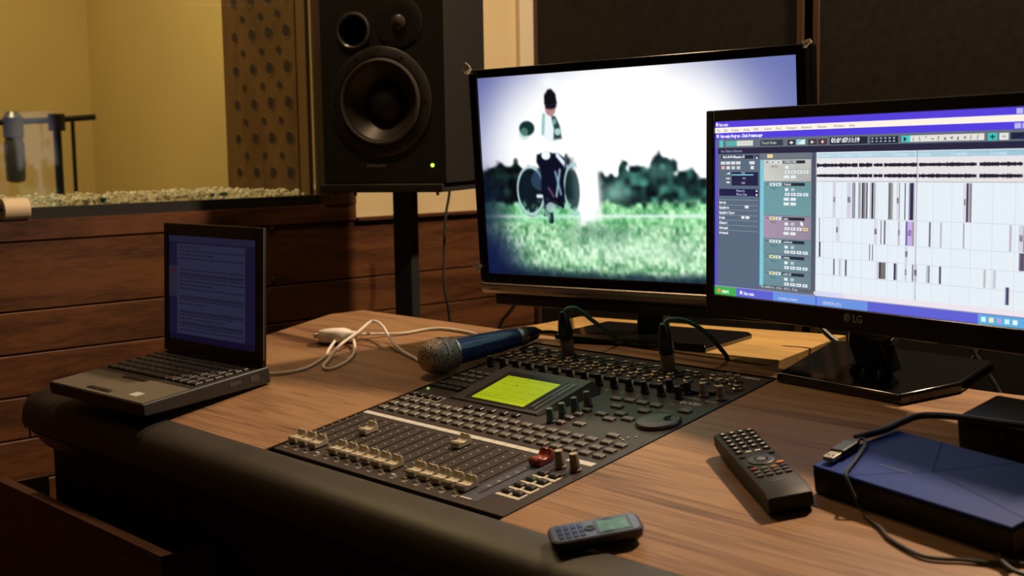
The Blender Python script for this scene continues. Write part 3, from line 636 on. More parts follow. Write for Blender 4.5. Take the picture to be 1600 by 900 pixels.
for (x, w_, c, bl) in ((.386, .005, D_, 0), (.548, .003, G_, 0), (.557, .003, G_, 0), (.655, .009, (218, 216, 230), 1), (.960, .020, (120, 110, 130), 0), (.965, .006, D_, 0)): ev(x, w_, .658, .739, c, blob=bl)
for (x, w_, c, bl) in ((.434, .005, G_, 0), (.453, .005, (190, 190, 200), 0), (.472, .006, (104, 108, 118), 0), (.573, .006, (200, 198, 210), 0), (.579, .005, D_, 0), (.584, .015, (122, 118, 110), 0), (.623, .006, (66, 62, 92), 0), (.629, .004, M_, 0), (.655, .007, (214, 212, 224), 1), (.677, .003, D_, 0), (.681, .011, (222, 220, 228), 1),
                       (.718, .004, (180, 178, 186), 0), (.723, .004, G_, 0), (.753, .006, (90, 86, 104), 0), (.872, .006, (190, 194, 196), 0), (.896, .008, (206, 206, 214), 0)): ev(x, w_, .745, .829, c, blob=bl)
ev(.927, .003, .818, .900, (190, 188, 214)); ev(.930, .007, .818, .900, (72, 70, 104)); ev(.937, .003, .818, .900, (215, 215, 200))
ui.layer(); ui.rect(.686, .186, .6875, .92, (110, 100, 110)); 
ui.build('screen', emis_attr('monitor_picture', .98), lg)
# stand: base on the desk slope
bq = [(.448, -.010), (.628, -.024), (.668, .040), (.664, .125), (.436, .135)]
bs_ = MB(); Mi = ML.inverted() @ DM(); nb = len(bq); top = [(x+(.558-x)*.025, y+(.05-y)*.03) for x, y in bq]
bs_.add([(x, y, .0006) for x, y in bq]+[(x, y, .010) for x, y in bq]+[(x, y, .0125) for x, y in top],
        [tuple(range(nb-1, -1, -1)), tuple(range(2*nb, 3*nb))]+[(i, (i+1) % nb, nb+(i+1) % nb, nb+i) for i in range(nb)]+[(nb+i, nb+(i+1) % nb, 2*nb+(i+1) % nb, 2*nb+i) for i in range(nb)], 0, Mi)
bs_.build('stand_base', gloss, lg, bevel=.0012)
nc = Vector((l0+lx*(LW*.5)-ln*.045))
nk = MB(); ft = U(.552, .055, .011)
a0 = [(-.028, -.010), (.028, -.010), (.028, .012), (-.028, .012)]; a1 = [(-.040, -.009), (.040, -.009), (.040, .009), (-.040, .009)]
Rn = Matrix.Rotation(-.163, 4, 'Z'); vsn = []
for (cx, cy, cz, A_) in ((ft.x, ft.y, ft.z, a0), (ft.x-.012, ft.y, ft.z+.03, a0), (nc.x, nc.y, .915, a1), (nc.x, nc.y, 1.02, a1)):
    for x, y in A_:
        q = Rn @ Vector((x, y, 0)); vsn.append((cx+q.x, cy+q.y, cz))
nk.add(vsn, [(3, 2, 1, 0), (12, 13, 14, 15)]+[(l*4+i, l*4+(i+1) % 4, l*4+4+(i+1) % 4, l*4+4+i) for l in range(3) for i in range(4)], 0, ML.inverted())
nk.build('stand_neck', gloss, lg, bevel=.003)
fo = MB()
for dx, dy in ((-.020, -.016), (.0, -.020), (.020, -.018)): fo.lathe([(.005, 0), (.005, .004), (.003, .007)], 14, 0, ML.inverted() @ DM(.552+dx, .047+dy, .0125))
fo.build('neck_clip', mat('clip_gloss', (.02, .02, .02), .06, coat=1), lg)

# ------------------------------------------------------------------ speaker on its stand
SPM = Matrix.Translation((-.580, .218, 1.070)) @ Matrix.Rotation(math.radians(30), 4, 'Z')
SW, SH, SD = .246, .375, .225
sp = thing('studio_monitor_speaker', 'black two-way studio monitor speaker with a glowing green light, on a floor stand', 'speaker', SPM)
sx = -SW/2; sf = -SD/2
cab = mat('speaker_black', (.017, .016, .015), .5, bump=.3, bscale=400)
def onface(a, z): return Matrix.Translation((sx+a, sf, z)) @ Matrix.Rotation(math.pi/2, 4, 'X')
cabo = MB().box(-SW/2, SW/2, sf, SD/2, .0, SH).build('cabinet', [cab, mat('port_void', (.002, .002, .002), .9)], sp, smooth=False)
Mw = onface(.119, .150); Mp = onface(.068, .280)
cut1 = MB().lathe([(.0705, -.040), (.0705, .01)], 48, 0, Mw).build('cut', cab, sp, smooth=False)
cut2 = MB().lathe([(.0275, -.10), (.0275, .01)], 36, 0, Mp).build('cut', MATS['port_void'], sp, smooth=False)
for c_ in (cut1, cut2):
    bm_ = cabo.modifiers.new('b', 'BOOLEAN'); bm_.operation = 'DIFFERENCE'; bm_.object = c_; bm_.solver = 'EXACT'
bpy.context.view_layer.update(); dg_ = bpy.context.evaluated_depsgraph_get(); nm_ = bpy.data.meshes.new_from_object(cabo.evaluated_get(dg_))
cabo.modifiers.clear(); cabo.data = nm_
for c_ in (cut1, cut2): bpy.data.objects.remove(c_)
bv_ = cabo.modifiers.new('bevel', 'BEVEL'); bv_.width = .002; bv_.segments = 2; bv_.limit_method = 'ANGLE'; bv_.angle_limit = 1.2
MB().lathe([(.100, 0), (.1005, .002), (.098, .0038), (.082, .0045), (.0805, .003), (.080, .0005)], 56, 0, Mw, cap=False).build('woofer_frame', mat('woofer_frame_black', (.022, .02, .019), .38), sp)
MB().lathe([(.0805, .001), (.079, .0065), (.075, .0085), (.0715, .0065), (.0695, .000)], 56, 0, Mw, cap=False).build('rubber_surround', mat('surround_rubber', (.045, .038, .034), .36), sp)
MB().lathe([(.0695, .000), (.060, -.009), (.048, -.020), (.036, -.030)], 48, 0, Mw, cap=False).build('woofer_cone', mat('cone_black', (.030, .025, .023), .42), sp)
MB().lathe([(.0385, -.028), (.036, -.021), (.030, -.014), (.020, -.009), (.008, -.0065), (.001, -.006)], 40, 0, Mw).build('dust_cap', mat('cap_black', (.014, .012, .012), .55), sp)
MB().lathe([(.0270, -.010), (.0275, .002), (.0300, .0040), (.0330, .0035), (.0345, 0)], 40, 0, Mp, cap=False).build('port_ring', mat('port_ring_black', (.05, .043, .038), .3), sp)
Mtw = onface(.158, .292)
MB().lathe([(.046, 0), (.046, .0015), (.043, .0022), (.020, .0010), (.015, .0008)], 44, 0, Mtw).build('tweeter_plate', mat('tweeter_plate_black', (.02, .018, .018), .42), sp)
MB().lathe([(.0145, .001), (.013, .005), (.008, .0085), (.002, .010)], 28, 0, Mtw).build('tweeter_dome', mat('tweeter_dome_silk', (.04, .03, .026), .25), sp)
sc_ = MB().lathe([(.0028, 0), (.0026, .0012), (.001, .0014)], 12)
s0 = sc_.build('bolt', mat('bolt_steel', (.2, .17, .14), .35, metal=1), sp)
spots = [(.119+.0915*math.cos(a), .150+.0915*math.sin(a), .0042) for a in [math.radians(d_) for d_ in (0, 60, 120, 180, 240, 300)]]+[(.128, .262, 0), (.192, .262, 0)]
for i, (a, z, e) in enumerate(spots):
    Mx = onface(a, z) @ Matrix.Translation((0, 0, e))
    if i == 0: s0.matrix_local = Mx
    else: copy_part(s0, sp, M=Mx)
MB().lathe([(.0032, 0), (.003, .0015), (.001, .002)], 16, 0, onface(.218, .033)).build('power_light', mat('green_led', (.3, 1, .1), .4, emit=3.2, ecol=(.42, 1, .06)), sp)
tm = MB(); add_text(tm, 'DYNAUDIO', 0, 0, 0, .0072, bold=.0002); add_text(tm, 'ACOUSTICS', .040, 0, 0, .0072, mi=1)
tm.build('maker_mark', [mat('mark_pale', (.30, .26, .22), .5), mat('mark_red', (.11, .03, .025), .5)], sp, smooth=False, M=onface(.088, .031) @ Matrix.Translation((0, 0, .0003)))
ss = thing('speaker_stand', 'black pole stand carrying the studio speaker behind the desk corner', 'speaker stand', Matrix.Translation((-.585, .215, 0)) @ Matrix.Rotation(math.radians(30), 4, 'Z'))
MB().box(-.124, .122, -.118, .118, 1.054, 1.0695).build('top_plate', matteblack, ss, smooth=False, bevel=.002)
MB().box(-.019, .019, -.019, .019, .02, 1.054).build('pole', matteblack, ss, smooth=False, bevel=.003)
MB().box(-.15, .15, -.15, .15, 0, .02).build('base_plate', matteblack, ss, smooth=False, bevel=.003)
ft_ = MB().cyl((0, 0, 0), .003, .006, 10).build('spike', matteblack, ss); ft_.location = (-.10, -.10, 1.048)
for x, y in ((-.055, -.11), (.055, -.11), (.105, -.10)): copy_part(ft_, ss, loc=(x, y, 1.048))
cbl = mat('cable_black', (.012, .012, .012), .5)
tag(MB().tube([(-.640, .385, 1.12), (-.650, .38, 1.04), (-.640, .36, .99), (-.622, .34, .92), (-.60, .32, .86), (-.585, .32, .79), (-.58, .33, .6), (-.6, .4, .1)], .0028).build('speaker_cable', cbl),
    'thin black cable hanging down behind the speaker stand', 'cable')

# ------------------------------------------------------------------ mixing console (local frame = desk slope: x = u, y = v, z = h)
mx = thing('mixing_console', 'dark digital mixing console with faders and glowing green display set into the desk', 'mixing console', DM())
panel_m = mat('console_panel', (.060, .049, .046), .34, spec=.2)
pn = MB().box(0, .436, -.4695, 0, -.020, -.0008).build('panel', panel_m, mx, smooth=False, bevel=.0015)
MB().box(.352, .3815, -.458, -.329, -.0009, -.0004).build('stereo_strip', mat('stereo_strip_blue', (.075, .078, .115), .35), mx, smooth=False)
dark = mat('slot_black', (.004, .004, .004), .7); ivory = mat('ivory_plastic', (.46, .39, .28), .5)
CU = [.012+.0221*k for k in range(16)]
sl = MB()
for u in CU: sl.box(u-.0011, u+.0011, -.440, -.335, -.0006, .0001)
sl.box(.3655, .3678, -.440, -.345, -.0003, .0003); sl.build('fader_slots', dark, mx, smooth=False)
MB().box(-.0042, 0, -.472, .0032, -.020, -.0012).box(.436, .4410, -.472, .0032, -.020, -.0012).box(0, .436, .0001, .0032, -.020, -.0012).build('edge_gap', mat('gap_edge_black', (.002, .002, .002), .95, spec=.05), mx, smooth=False)
# printed marks
pr = MB(); zt = -.0004
for k, u in enumerate(CU):
    for j, v in enumerate((-.338, -.352, -.364, -.376, -.390, -.403, -.415, -.427)): pr.box(u-.0125, u-.0095, v-.0006, v+.0006, zt-.0002, zt)
    pr.box(u-.0075, u-.0005, -.452, -.4495, zt-.0002, zt); add_text(pr, str(k+1), u+.0035, -.4565, zt, .0062, align='CENTER', bold=.0001)
    pr.box(u+.0, u+.0065, -.4600, -.4588, zt-.0002, zt)
for j, v in enumerate((-.352, -.366, -.380, -.394, -.408, -.422)): add_text(pr, ('0', '5', '10', '20', '40', '60')[j], .3585, v, zt+.0003, .0055)
pr.box(.354, .372, -.4575, -.4550, zt, zt+.0004)
for i in range(16): pr.box(.0015+i*.02155, .0015+i*.02155+.0208, -.3262, -.3180, zt-.0002, zt)
pr.box(.386, .4260, -.3262, -.3170, zt-.0002, zt)
add_text(pr, '01V96', .381, -.1215, zt, .0125, bold=.0003); add_text(pr, 'YAMAHA', .391, -.012, zt, .0075, bold=.0002)
add_text(pr, 'DIGITAL MIXING CONSOLE', .372, -.1300, zt, .0030); add_text(pr, 'PHANTOM +48V', .057, -.1245, zt, .0055, bold=.0001)
for i in range(12):
    u = .018+.0268*i; add_text(pr, str(i+1), u, -.123, zt, .0046, align='CENTER', bold=.0001)
    pr.box(u-.006, u+.006, -.0765, -.0757, zt-.0002, zt); add_text(pr, 'GAIN', u, -.1165, zt, .0032, align='CENTER')
    for j in range(3): pr.box(u+.008+j*.003, u+.0088+j*.003, -.090, -.076, zt-.0002, zt)
add_text(pr, 'MONITOR', .377, -.1025, zt, .0045); add_text(pr, 'PHONES', .407, -.1035, zt, .0045); add_text(pr, '2TR OUT', .345, -.013, zt, .0045)
add_text(pr, 'PARAMETER', .378, -.152, zt, .0035)
pr.build('panel_printing', white_pr, mx, smooth=False)
# ivory outlines around layer and user keys
oz = MB()
for a in ((-.0015+.003, .070, -.2530, -.2515), (.0015, .070, -.2375, -.2360), (.0015, .003, -.2530, -.2360), (.0690, .0705, -.2530, -.2360)): oz.box(a[0], a[1], a[2], a[3], zt-.0002, zt)
for k in range(3): oz.box(.0160+k*.0165, .0182+k*.0165, -.2525, -.2365, zt-.0002, zt)
oz.build('ivory_outline', mat('ivory_print', (.62, .58, .45), .5), mx, smooth=False); oz = MB()
for v in (-.421, -.403, -.385, -.367): oz.box(.383, .420, v-.0112, v-.0066, zt-.0002, zt).box(.3985, .4020, v-.007, v+.006, zt-.0002, zt).box(.4165, .420, v-.007, v+.004, zt-.0002, zt)
oz.build('ivory_outline', MATS['ivory_print'], mx, smooth=False)
# buttons
btn_m = mat('key_grey', (.155, .140, .125), .45); btn_d = mat('key_dark', (.03, .028, .028), .4)
def key(name, w_, d_, h_, m_, pos):
    o = MB().cbox(-w_/2, w_/2, -d_/2, d_/2, -.002, h_, .0009).build(name, m_, mx, smooth=False)
    o.location = (pos[0][0], pos[0][1], 0)
    for u, v in pos[1:]: copy_part(o, mx, loc=(u, v, 0))
    return o
key('on_button', .0140, .0092, .0021, btn_m, [(u+.002, -.3005) for u in CU])
key('solo_button', .0140, .0092, .0021, btn_m, [(u+.002, -.2825) for u in CU])
key('select_button', .0140, .0092, .0021, btn_m, [(u+.002, -.2640) for u in CU])
key('fader_bank_button', .0140, .0092, .0021, btn_m, [(u+.002, v) for v in (-.2640, -.2820, -.3000) for u in (.366, .390, .412)])
key('layer_button', .0110, .0080, .0030, btn_d, [(.0095+k*.0168, -.2445) for k in range(4)])
key('user_key', .0120, .0078, .0030, btn_d, [(u, v) for v in (-.421, -.403, -.385, -.367) for u in (.3925, .4095)])
key('function_key', .0105, .0070, .0028, btn_d, [(.154, -.2495), (.176, -.2485), (.198, -.2475), (.219, -.2460), (.132, -.2505)])
key('access_button', .0115, .0072, .0020, btn_m, [(u, v) for v in (-.1400, -.1550, -.1720) for u in (.0135, .0305, .0475)])
key('mode_button', .0120, .0080, .0028, btn_d, [(u, v) for v in (-.1940, -.2060) for u in (.0120, .0280, .0440, .0590)])
key('display_button', .0160, .0090, .0021, btn_m, [(.298, -.1425), (.318, -.1405), (.339, -.1405), (.362, -.1415), (.318, -.1645), (.362, -.1635), (.409, -.1425), (.318, -.2325), (.384, -.2440)])
key('cursor_button', .0160, .0090, .0021, btn_m, [(.318, -.1935), (.341, -.1835), (.340, -.2035), (.362, -.1935)])
key('channel_button', .0110, .0072, .0030, btn_m, [(.293, -.2400), (.292, -.2230), (.293, -.2080), (.292, -.1920)])
o = MB().cbox(-.0065, .0065, -.003, .003, -.002, .0040, .0006).build('pad_switch', mat('switch_black', (.008, .008, .008), .4), mx, smooth=False)
o.location = (.0155, -.0850, 0)
for k in range(1, 16): copy_part(o, mx, loc=(.0155+.0268*k if k < 12 else (.350, .378, .398, .350)[k-12], -.0850 if k < 14 else (-.0790, -.0850)[k-14] if k < 15 else -.0700, 0))
dm = MB()
for u, v in ((.397, -.2460), (.405, -.2410), (.412, -.2350), (.404, -.2490)): dm.lathe([(.0014, -.0005), (.0012, .0004)], 10, 0, Matrix.Translation((u, v, 0)))
dm.build('status_lamp', mat('lamp_amber', (.7, .62, .35), .4), mx)
MB().lathe([(.0022, -.0005), (.0018, .0012)], 12, 0, Matrix.Translation((.0105, -.2190, 0))).build('green_lamp', mat('lamp_green', (.3, .5, .1), .4, emit=.6, ecol=(.6, .8, .25)), mx)
# fader caps
def fader(name, m_):
    pf = [(-.0125, .0), (-.0125, .0075), (-.0100, .0098), (-.0060, .0080), (-.0015, .0064), (.0030, .0072), (.0070, .0105), (.0095, .0150), (.0115, .0148), (.0128, .0105), (.0130, 0)]
    a = MB(); ns = len(pf)
    secs = [(-.0078, .90, .0), (-.0066, 1, .0006), (-.0008, 1, .0), (0, 1, -.0008), (.0008, 1, 0), (.0066, 1, .0006), (.0078, .90, 0)]
    vs = [(x, y*k, .0012+z*k+(dz if 0 < i < ns-1 else 0)) for x, k, dz in secs for i, (y, z) in enumerate(pf)]
    fs = [(i*ns+j, (i+1)*ns+j, (i+1)*ns+j+1, i*ns+j+1) for i in range(len(secs)-1) for j in range(ns-1)]
    fs += [(i*ns, i*ns+ns-1, (i+1)*ns+ns-1, (i+1)*ns) for i in range(len(secs)-1)]
    fs += [tuple(range(ns)), tuple(range(len(secs)*ns-1, (len(secs)-1)*ns-1, -1))]
    a.add(vs, fs); a.box(-.001, .001, -.004, .004, -.002, .0015)
    return a.build(name, m_, mx, angle=.5)
cap = fader('fader_cap', ivory)
FV = {3: -.374, 10: -.350}; cap.scale = (1.0, .86, .74)
for k, u in enumerate(CU):
    v = FV.get(k, -.4370)
    if k == 0: cap.location = (u, v, 0)
    else: copy_part(cap, mx, loc=(u, v, 0))
rc = fader('fader_cap', mat('red_plastic', (.26, .018, .014), .42)); rc.location = (.3665, -.3445, 0); rc.scale = (1.15, 1.0, .85); rc['label'] = 'red master fader cap'
# rotary knobs
def knob(name, r, h, m_, cap_m, u, v, flutes=14, tip=True):
    a = MB(); n_ = flutes*2; pr_ = []
    vs = []; fs = []
    for (k, z) in ((1.18, 0), (1.18, .0015), (1.0, .003), (.86, h-.001), (.74, h)):
        for i in range(n_):
            an = 2*math.pi*i/n_; q = r*k*(1 if i % 2 else (.92 if .003 <= z < h else 1)); vs.append((q*math.cos(an), q*math.sin(an), z))
    for j in range(4):
        for i in range(n_): fs.append((j*n_+i, j*n_+(i+1) % n_, (j+1)*n_+(i+1) % n_, (j+1)*n_+i))
    a.add(vs, fs); a.add([vs[4*n_+i] for i in range(n_)], [tuple(range(n_))], 1)
    if tip: a.box(-.0007, .0007, 0, r*.72, h, h+.0004, 1)
    o = a.build(name, [m_, cap_m], mx, angle=.5); o.location = (u, v, 0); return o
kb = mat('knob_black', (.012, .011, .011), .45); kg = mat('knob_cap_grey', (.13, .12, .11), .4)
k0 = knob('gain_knob', .0048, .0150, kb, kg, .020, -.1085)
for i in range(1, 12): copy_part(k0, mx, loc=(.020+.0268*i, -.1085, 0))
for u, v in ((.341, -.1075), (.369, -.1065), (.341, -.0895), (.369, -.0895)): copy_part(k0, mx, loc=(u, v, 0))
kt = knob('level_knob', .0054, .0170, mat('knob_ivory', (.30, .24, .15), .45), mat('knob_ivory_top', (.55, .47, .32), .4), .394, -.0880)
copy_part(kt, mx, loc=(.422, -.0890, 0))
kbr = mat('knob_taupe', (.22, .17, .12), .45); kbt = mat('knob_taupe_top', (.5, .42, .3), .4)
k1 = knob('trim_knob', .0058, .0200, kbr, kbt, .3965, -.3445, 12); copy_part(k1, mx, loc=(.4190, -.3435, 0))
e0 = knob('encoder_knob', .0052, .0175, mat('knob_teal', (.045, .085, .07), .45), mat('knob_teal_top', (.10, .16, .13), .4), .278, -.2415, 12, False)
for v in (-.2205, -.1985): copy_part(e0, mx, loc=(.278, v, 0))
knob('encoder_knob', .0052, .0180, mat('knob_brown', (.16, .12, .085), .45), mat('knob_brown_top', (.28, .22, .16), .4), .278, -.1755, 12, False)['label'] = 'brown encoder knob'
# sockets
xr = MB().lathe([(.0124, -.0006), (.0124, .0012), (.0112, .0022), (.0096, .0014), (.0092, -.0006)], 28, 0, cap=False).lathe([(.0094, -.0007), (.0094, -.0002)], 28, 1)
xr.box(-.0035, .0035, -.0118, -.0090, -.0006, .0022)
for a in (.5, 2.64, 4.71): xr.lathe([(.0012, 0), (.0012, .0003)], 8, 0, Matrix.Translation((.0045*math.cos(a), .0045*math.sin(a), 0)))
x0_ = xr.build('microphone_socket', [mat('socket_black', (.006, .006, .007), .3), mat('socket_inner', (.05, .05, .055), .4)], mx); x0_.location = (.020, -.0290, 0)
for i in range(1, 12): copy_part(x0_, mx, loc=(.020+.0268*i, -.0290, 0))
tj = MB().lathe([(.0066, -.0004), (.0066, .0022), (.0054, .0032), (.0048, .0032), (.0048, .0064), (.0036, .0068), (.0029, .0050), (.0029, .0010)], 20, 0, cap=False).lathe([(.003, .0008), (.003, .0012)], 16, 1)
j0 = tj.build('jack_socket', [mat('nickel', (.42, .34, .24), .3, metal=.9), dark], mx); j0.location = (.0125, -.0480, 0)
jp = [(.0125+.0268*i, v) for v in (-.0480, -.0650) for i in range(12)][1:]+[(.336, -.028), (.365, -.030), (.338, -.050), (.364, -.049), (.383, -.038)]
for u, v in jp: copy_part(j0, mx, loc=(u, v, 0))
rj = MB().lathe([(.0050, -.0004), (.0050, .0022), (.0040, .0026), (.0040, .0085), (.0034, .0092)], 18)
r0 = rj.build('phono_socket', mat('phono_metal', (.55, .47, .33), .3, metal=.8), mx); r0.location = (.387, -.027, 0)
for u, v in ((.400, -.027), (.401, -.040), (.388, -.052)): copy_part(r0, mx, loc=(u, v, 0))
hj = copy_part(j0, mx, loc=(.4185, -.052, 0)); 
vt = MB()
for i in range(4): vt.box(.409+i*.0045, .411+i*.0045, -.070, -.060, -.0006, -.0001)
vt.build('vent_slots', dark, mx, smooth=False)
# display housing: wedge rising to the rear
hs = MB(); A0 = [(.074, -.2340), (.246, -.2340), (.246, -.1180), (.074, -.1180)]
zf, zr = .0015, .0125
B0 = [(.077, -.2325, zf), (.243, -.2325, zf), (.243, -.1290, zr), (.077, -.1290, zr)]
hs.add([(x, y, -.001) for x, y in A0]+B0, [(0, 1, 5, 4), (1, 2, 6, 5), (2, 3, 7, 6), (3, 0, 4, 7), (4, 5, 6, 7)])
tri = [(.246, -.2340, 0), (.262, -.1360, 0), (.246, -.1180, 0), (.243, -.1290, zr), (.243, -.2325, zf)]
hs.add(tri, [(0, 1, 3, 4), (1, 2, 3)], 1)
hs.build('display_housing', [mat('housing_grey', (.055, .048, .045), .4), mat('housing_side', (.010, .008, .008), .6, spec=.15)], mx, smooth=False)
sl_t = math.atan2(zr-zf, .1035); Mh = Matrix.Translation((0, -.2325, zf)) @ Matrix.Rotation(sl_t, 4, 'X')   # local y up the wedge
MB().box(.098, .2145, .0055, .0920, -.001, .0004, 0).build('display_bezel', mat('bezel_brownblack', (.020, .014, .012), .3), mx, smooth=False, M=Mh)
lc = MB().box(.108, .2085, .0095, .0800, -.0005, .0007, 0); lc.build('display', mat('display_green', (.32, .42, .01), .3, emit=.42, ecol=(.60, .76, .008)), mx, smooth=False, M=Mh)
lt = MB(); ink = mat('display_ink', (.10, .16, .01), .4, emit=.22, ecol=(.30, .45, .01))
add_text(lt, 'SEL CH1', .110, .0745, .0009, .0042); add_text(lt, 'EQ', .150, .0745, .0009, .0042); add_text(lt, 'ST.IN / EFFECT', .166, .0745, .0009, .0034)
for y in (.0725, .0180): lt.box(.109, .2075, y, y+.0003, .0008, .0009)
for i in range(4):
    for j in range(3): lt.box(.112+i*.024, .128+i*.024, .026+j*.0155, .0263+j*.0155, .0008, .0009)
add_text(lt, 'LOW   L-MID   H-MID   HIGH', .112, .0650, .0009, .0036); add_text(lt, '0.0   OFF   125   1.00k', .112, .0200, .0009, .0034)
lt.box(.146, .150, .056, .0580, .0008, .0009); lt.build('display_text', ink, mx, smooth=False, M=Mh)
mb_ = MB().box(.2200, .2215, .014, .084, .0, .0012).box(.2290, .2305, .010, .086, .0, .0012)
mb_.build('meter_strip', mat('meter_strip_pale', (.55, .48, .40), .3, metal=.4), mx, smooth=False, M=Mh)
MB().box(.2170, .2340, .008, .088, -.0004, .0004).build('meter_window', mat('meter_dark', (.02, .016, .015), .25), mx, smooth=False, M=Mh)
# jog wheel
jw = MB().lathe([(.0275, -.001), (.0275, .0022), (.0262, .0040), (.0225, .0052), (.012, .0046), (.001, .0044)], 48, 0, Matrix.Translation((.404, -.1860, 0)))
jw.build('jog_wheel', mat('jog_metal', (.085, .074, .064), .34, metal=.4), mx)
MB().lathe([(.0078, .0048), (.0076, .0055), (.0068, .0050), (.004, .0046), (.0005, .0045)], 24, 0, Matrix.Translation((.4165, -.1790, 0))).build('finger_dimple', mat('dimple_black', (.004, .004, .004), .6, spec=.1), mx)

# cable plugs standing in two microphone sockets
def xlr_plug(label, u, v, lean, pts, glabel):
    P = thing('cable_plug', label, 'plug', DM(u, v, .0023))
    R = Matrix.Rotation(lean, 4, 'Y')
    MB().lathe([(.0090, 0), (.0094, .001), (.0096, .021), (.0090, .023)], 24, 0, R).build('metal_shell', mat('shell_nickel', (.24, .185, .15), .4, metal=.5), P)
    MB().lathe([(.0088, .022), (.0100, .024), (.0102, .036), (.0096, .044), (.0070, .058), (.0048, .064)], 24, 0, R).build('boot', mat('boot_black', (.010, .010, .010), .35), P)
    top = U(u, v, .0023)+(DM().to_3x3() @ (R.to_3x3() @ Vector((0, 0, .074))))
    MB().tube([P.matrix_world.inverted() @ (DM(u, v, .0023) @ (R @ Vector((0, 0, .060)))), ]+[(DM(u, v, .0023)).inverted() @ Vector(q) for q in pts], .0031, n=10).build('cable', mat('green_cable', (.022, .095, .052), .42), P)
    return P
def T3(x, z, y=0): return (x, y, z)
xlr_plug('black cable plug with green cable standing in the console socket nearest the microphone tail', .1004, -.0290, .0,
         [(.1035, -.034, .9040), (.1075, -.023, .9045), (.1125, -.014, .8990), (.1197, 0, .886), (.1277, .018, .8709), (.1315, .033, .8580), (.1345, .0415, .8500), (.136, .0435, .838)], '')
xlr_plug('black cable plug with green cable standing in the console socket under the monitor corner', .2880, -.0290, .0,
         [(.2905, -.034, .9040), (.2965, -.024, .9050), (.3045, -.015, .9030), (.3143, -.004, .8962), (.3229, .012, .8816), (.3274, .028, .8650), (.3290, .0415, .8510), (.3300, .0435, .838)], '')

# ------------------------------------------------------------------ handheld microphone lying on the desk
hd = U(-.028, -.166, .0268); tl = U(-.0065, -.004, .0145); dv = (tl-hd).normalized()
ux = dv.cross(Vector((0, 0, 1))).normalized(); uz = ux.cross(dv)
MM = frame(hd, ux, -uz, dv) if False else Matrix.Translation(hd) @ dv.to_track_quat('Z', 'Y').to_matrix().to_4x4()
mc = thing('microphone', 'blue handheld microphone with silver mesh head lying beside the console', 'microphone', MM)
LM = (tl-hd).length
mesh_m = mat('mesh_silver', (.24, .21, .18), .42, metal=.75)
nt = mesh_m.node_tree; bb = nt.nodes['Principled BSDF']; tc_ = nt.nodes.new('ShaderNodeTexCoord'); vo = nt.nodes.new('ShaderNodeTexVoronoi'); vo.inputs['Scale'].default_value = 620
rp = nt.nodes.new('ShaderNodeValToRGB'); rp.color_ramp.elements[0].color = (.60, .50, .42, 1); rp.color_ramp.elements[1].color = (.10, .08, .07, 1); rp.color_ramp.elements[0].position = .35; rp.color_ramp.elements[1].position = .7
nt.links.new(tc_.outputs['Object'], vo.inputs['Vector']); nt.links.new(vo.outputs['Distance'], rp.inputs['Fac']); nt.links.new(rp.outputs['Color'], bb.inputs['Base Color'])
bpn = nt.nodes.new('ShaderNodeBump'); bpn.inputs['Strength'].default_value = .8; bpn.inputs['Distance'].default_value = .0008; bpn.invert = True
nt.links.new(vo.outputs['Distance'], bpn.inputs['Height']); nt.links.new(bpn.outputs['Normal'], bb.inputs['Normal'])
MB().lathe([(.002, -.0275), (.010, -.0262), (.0175, -.0215), (.0225, -.0135), (.0252, -.004), (.0256, .004), (.0252, .006)], 40).lathe([(.0252, .010), (.0248, .016), (.0225, .026)], 40, cap=False).build('grille', mesh_m, mc)
MB().lathe([(.0252, .006), (.0262, .0066), (.0262, .0095), (.0252, .010)], 40, cap=False).build('grille_band', mat('silver_band', (.42, .36, .30), .35, metal=.8), mc)
MB().lathe([(.0226, .0255), (.0234, .0262), (.0232, .0295), (.0210, .0305)], 36, cap=False).build('collar', mat('silver_collar', (.50, .48, .46), .25, metal=.9), mc)
MB().lathe([(.0210, .0300), (.0198, .036), (.0190, .060), (.0165, .110), (.0140, LM-.022)], 36, cap=True).build('handle', mat('blue_lacquer', (.022, .050, .20), .28, metal=.2, coat=.5), mc)
MB().lathe([(.0142, LM-.0222), (.0146, LM-.020), (.0142, LM-.009), (.0136, LM-.008)], 32, cap=True).build('silver_ring', mat('silver_ring_m', (.42, .40, .38), .3, metal=.9), mc)
MB().lathe([(.0128, LM-.0082), (.0122, LM-.002), (.0098, LM+.012), (.0060, LM+.018), (.0040, LM+.022)], 28, cap=True).build('plug', mat('navy_plug', (.012, .018, .045), .35), mc)
iv = MM.inverted()
MB().tube([iv @ (tl+dv*.019), iv @ Vector((.0115, .0215, .8560)), iv @ Vector((.024, .030, .8540)), iv @ Vector((.034, .0395, .8505)), iv @ Vector((.040, .0435, .838))], .0028, n=10).build('cable', mat('green_cable', (0, 0, 0)), mc)

# ------------------------------------------------------------------ laptop
lO = Vector((-.5276, -.3340, .8131)); yaw, a_, LWd, LDp = .0586, .1168, .2745, .2019
lX = Vector((math.cos(yaw), math.sin(yaw), 0)); lY = Vector((-math.sin(yaw)*math.cos(a_), math.cos(yaw)*math.cos(a_), math.sin(a_))); lN = lX.cross(lY)
MLp = frame(lO, lX, lY, lN)
lp = thing('laptop', 'open black laptop showing a dim blue document, at the left end of the desk', 'laptop', MLp)
lpb = mat('laptop_dark', (.030, .028, .026), .38)
bh = .0255
bm = MB(); 
bm.add([(0, -LDp, -.0185), (LWd, -LDp, -.0185), (LWd, .012, -bh), (0, .012, -bh), (0, -LDp, 0), (LWd, -LDp, 0), (LWd, .012, 0), (0, .012, 0)],
       [(0, 3, 2, 1), (4, 5, 6, 7), (0, 1, 5, 4), (1, 2, 6, 5), (2, 3, 7, 6), (3, 0, 4, 7)])
bm.build('base', lpb, lp, smooth=False, bevel=.003)
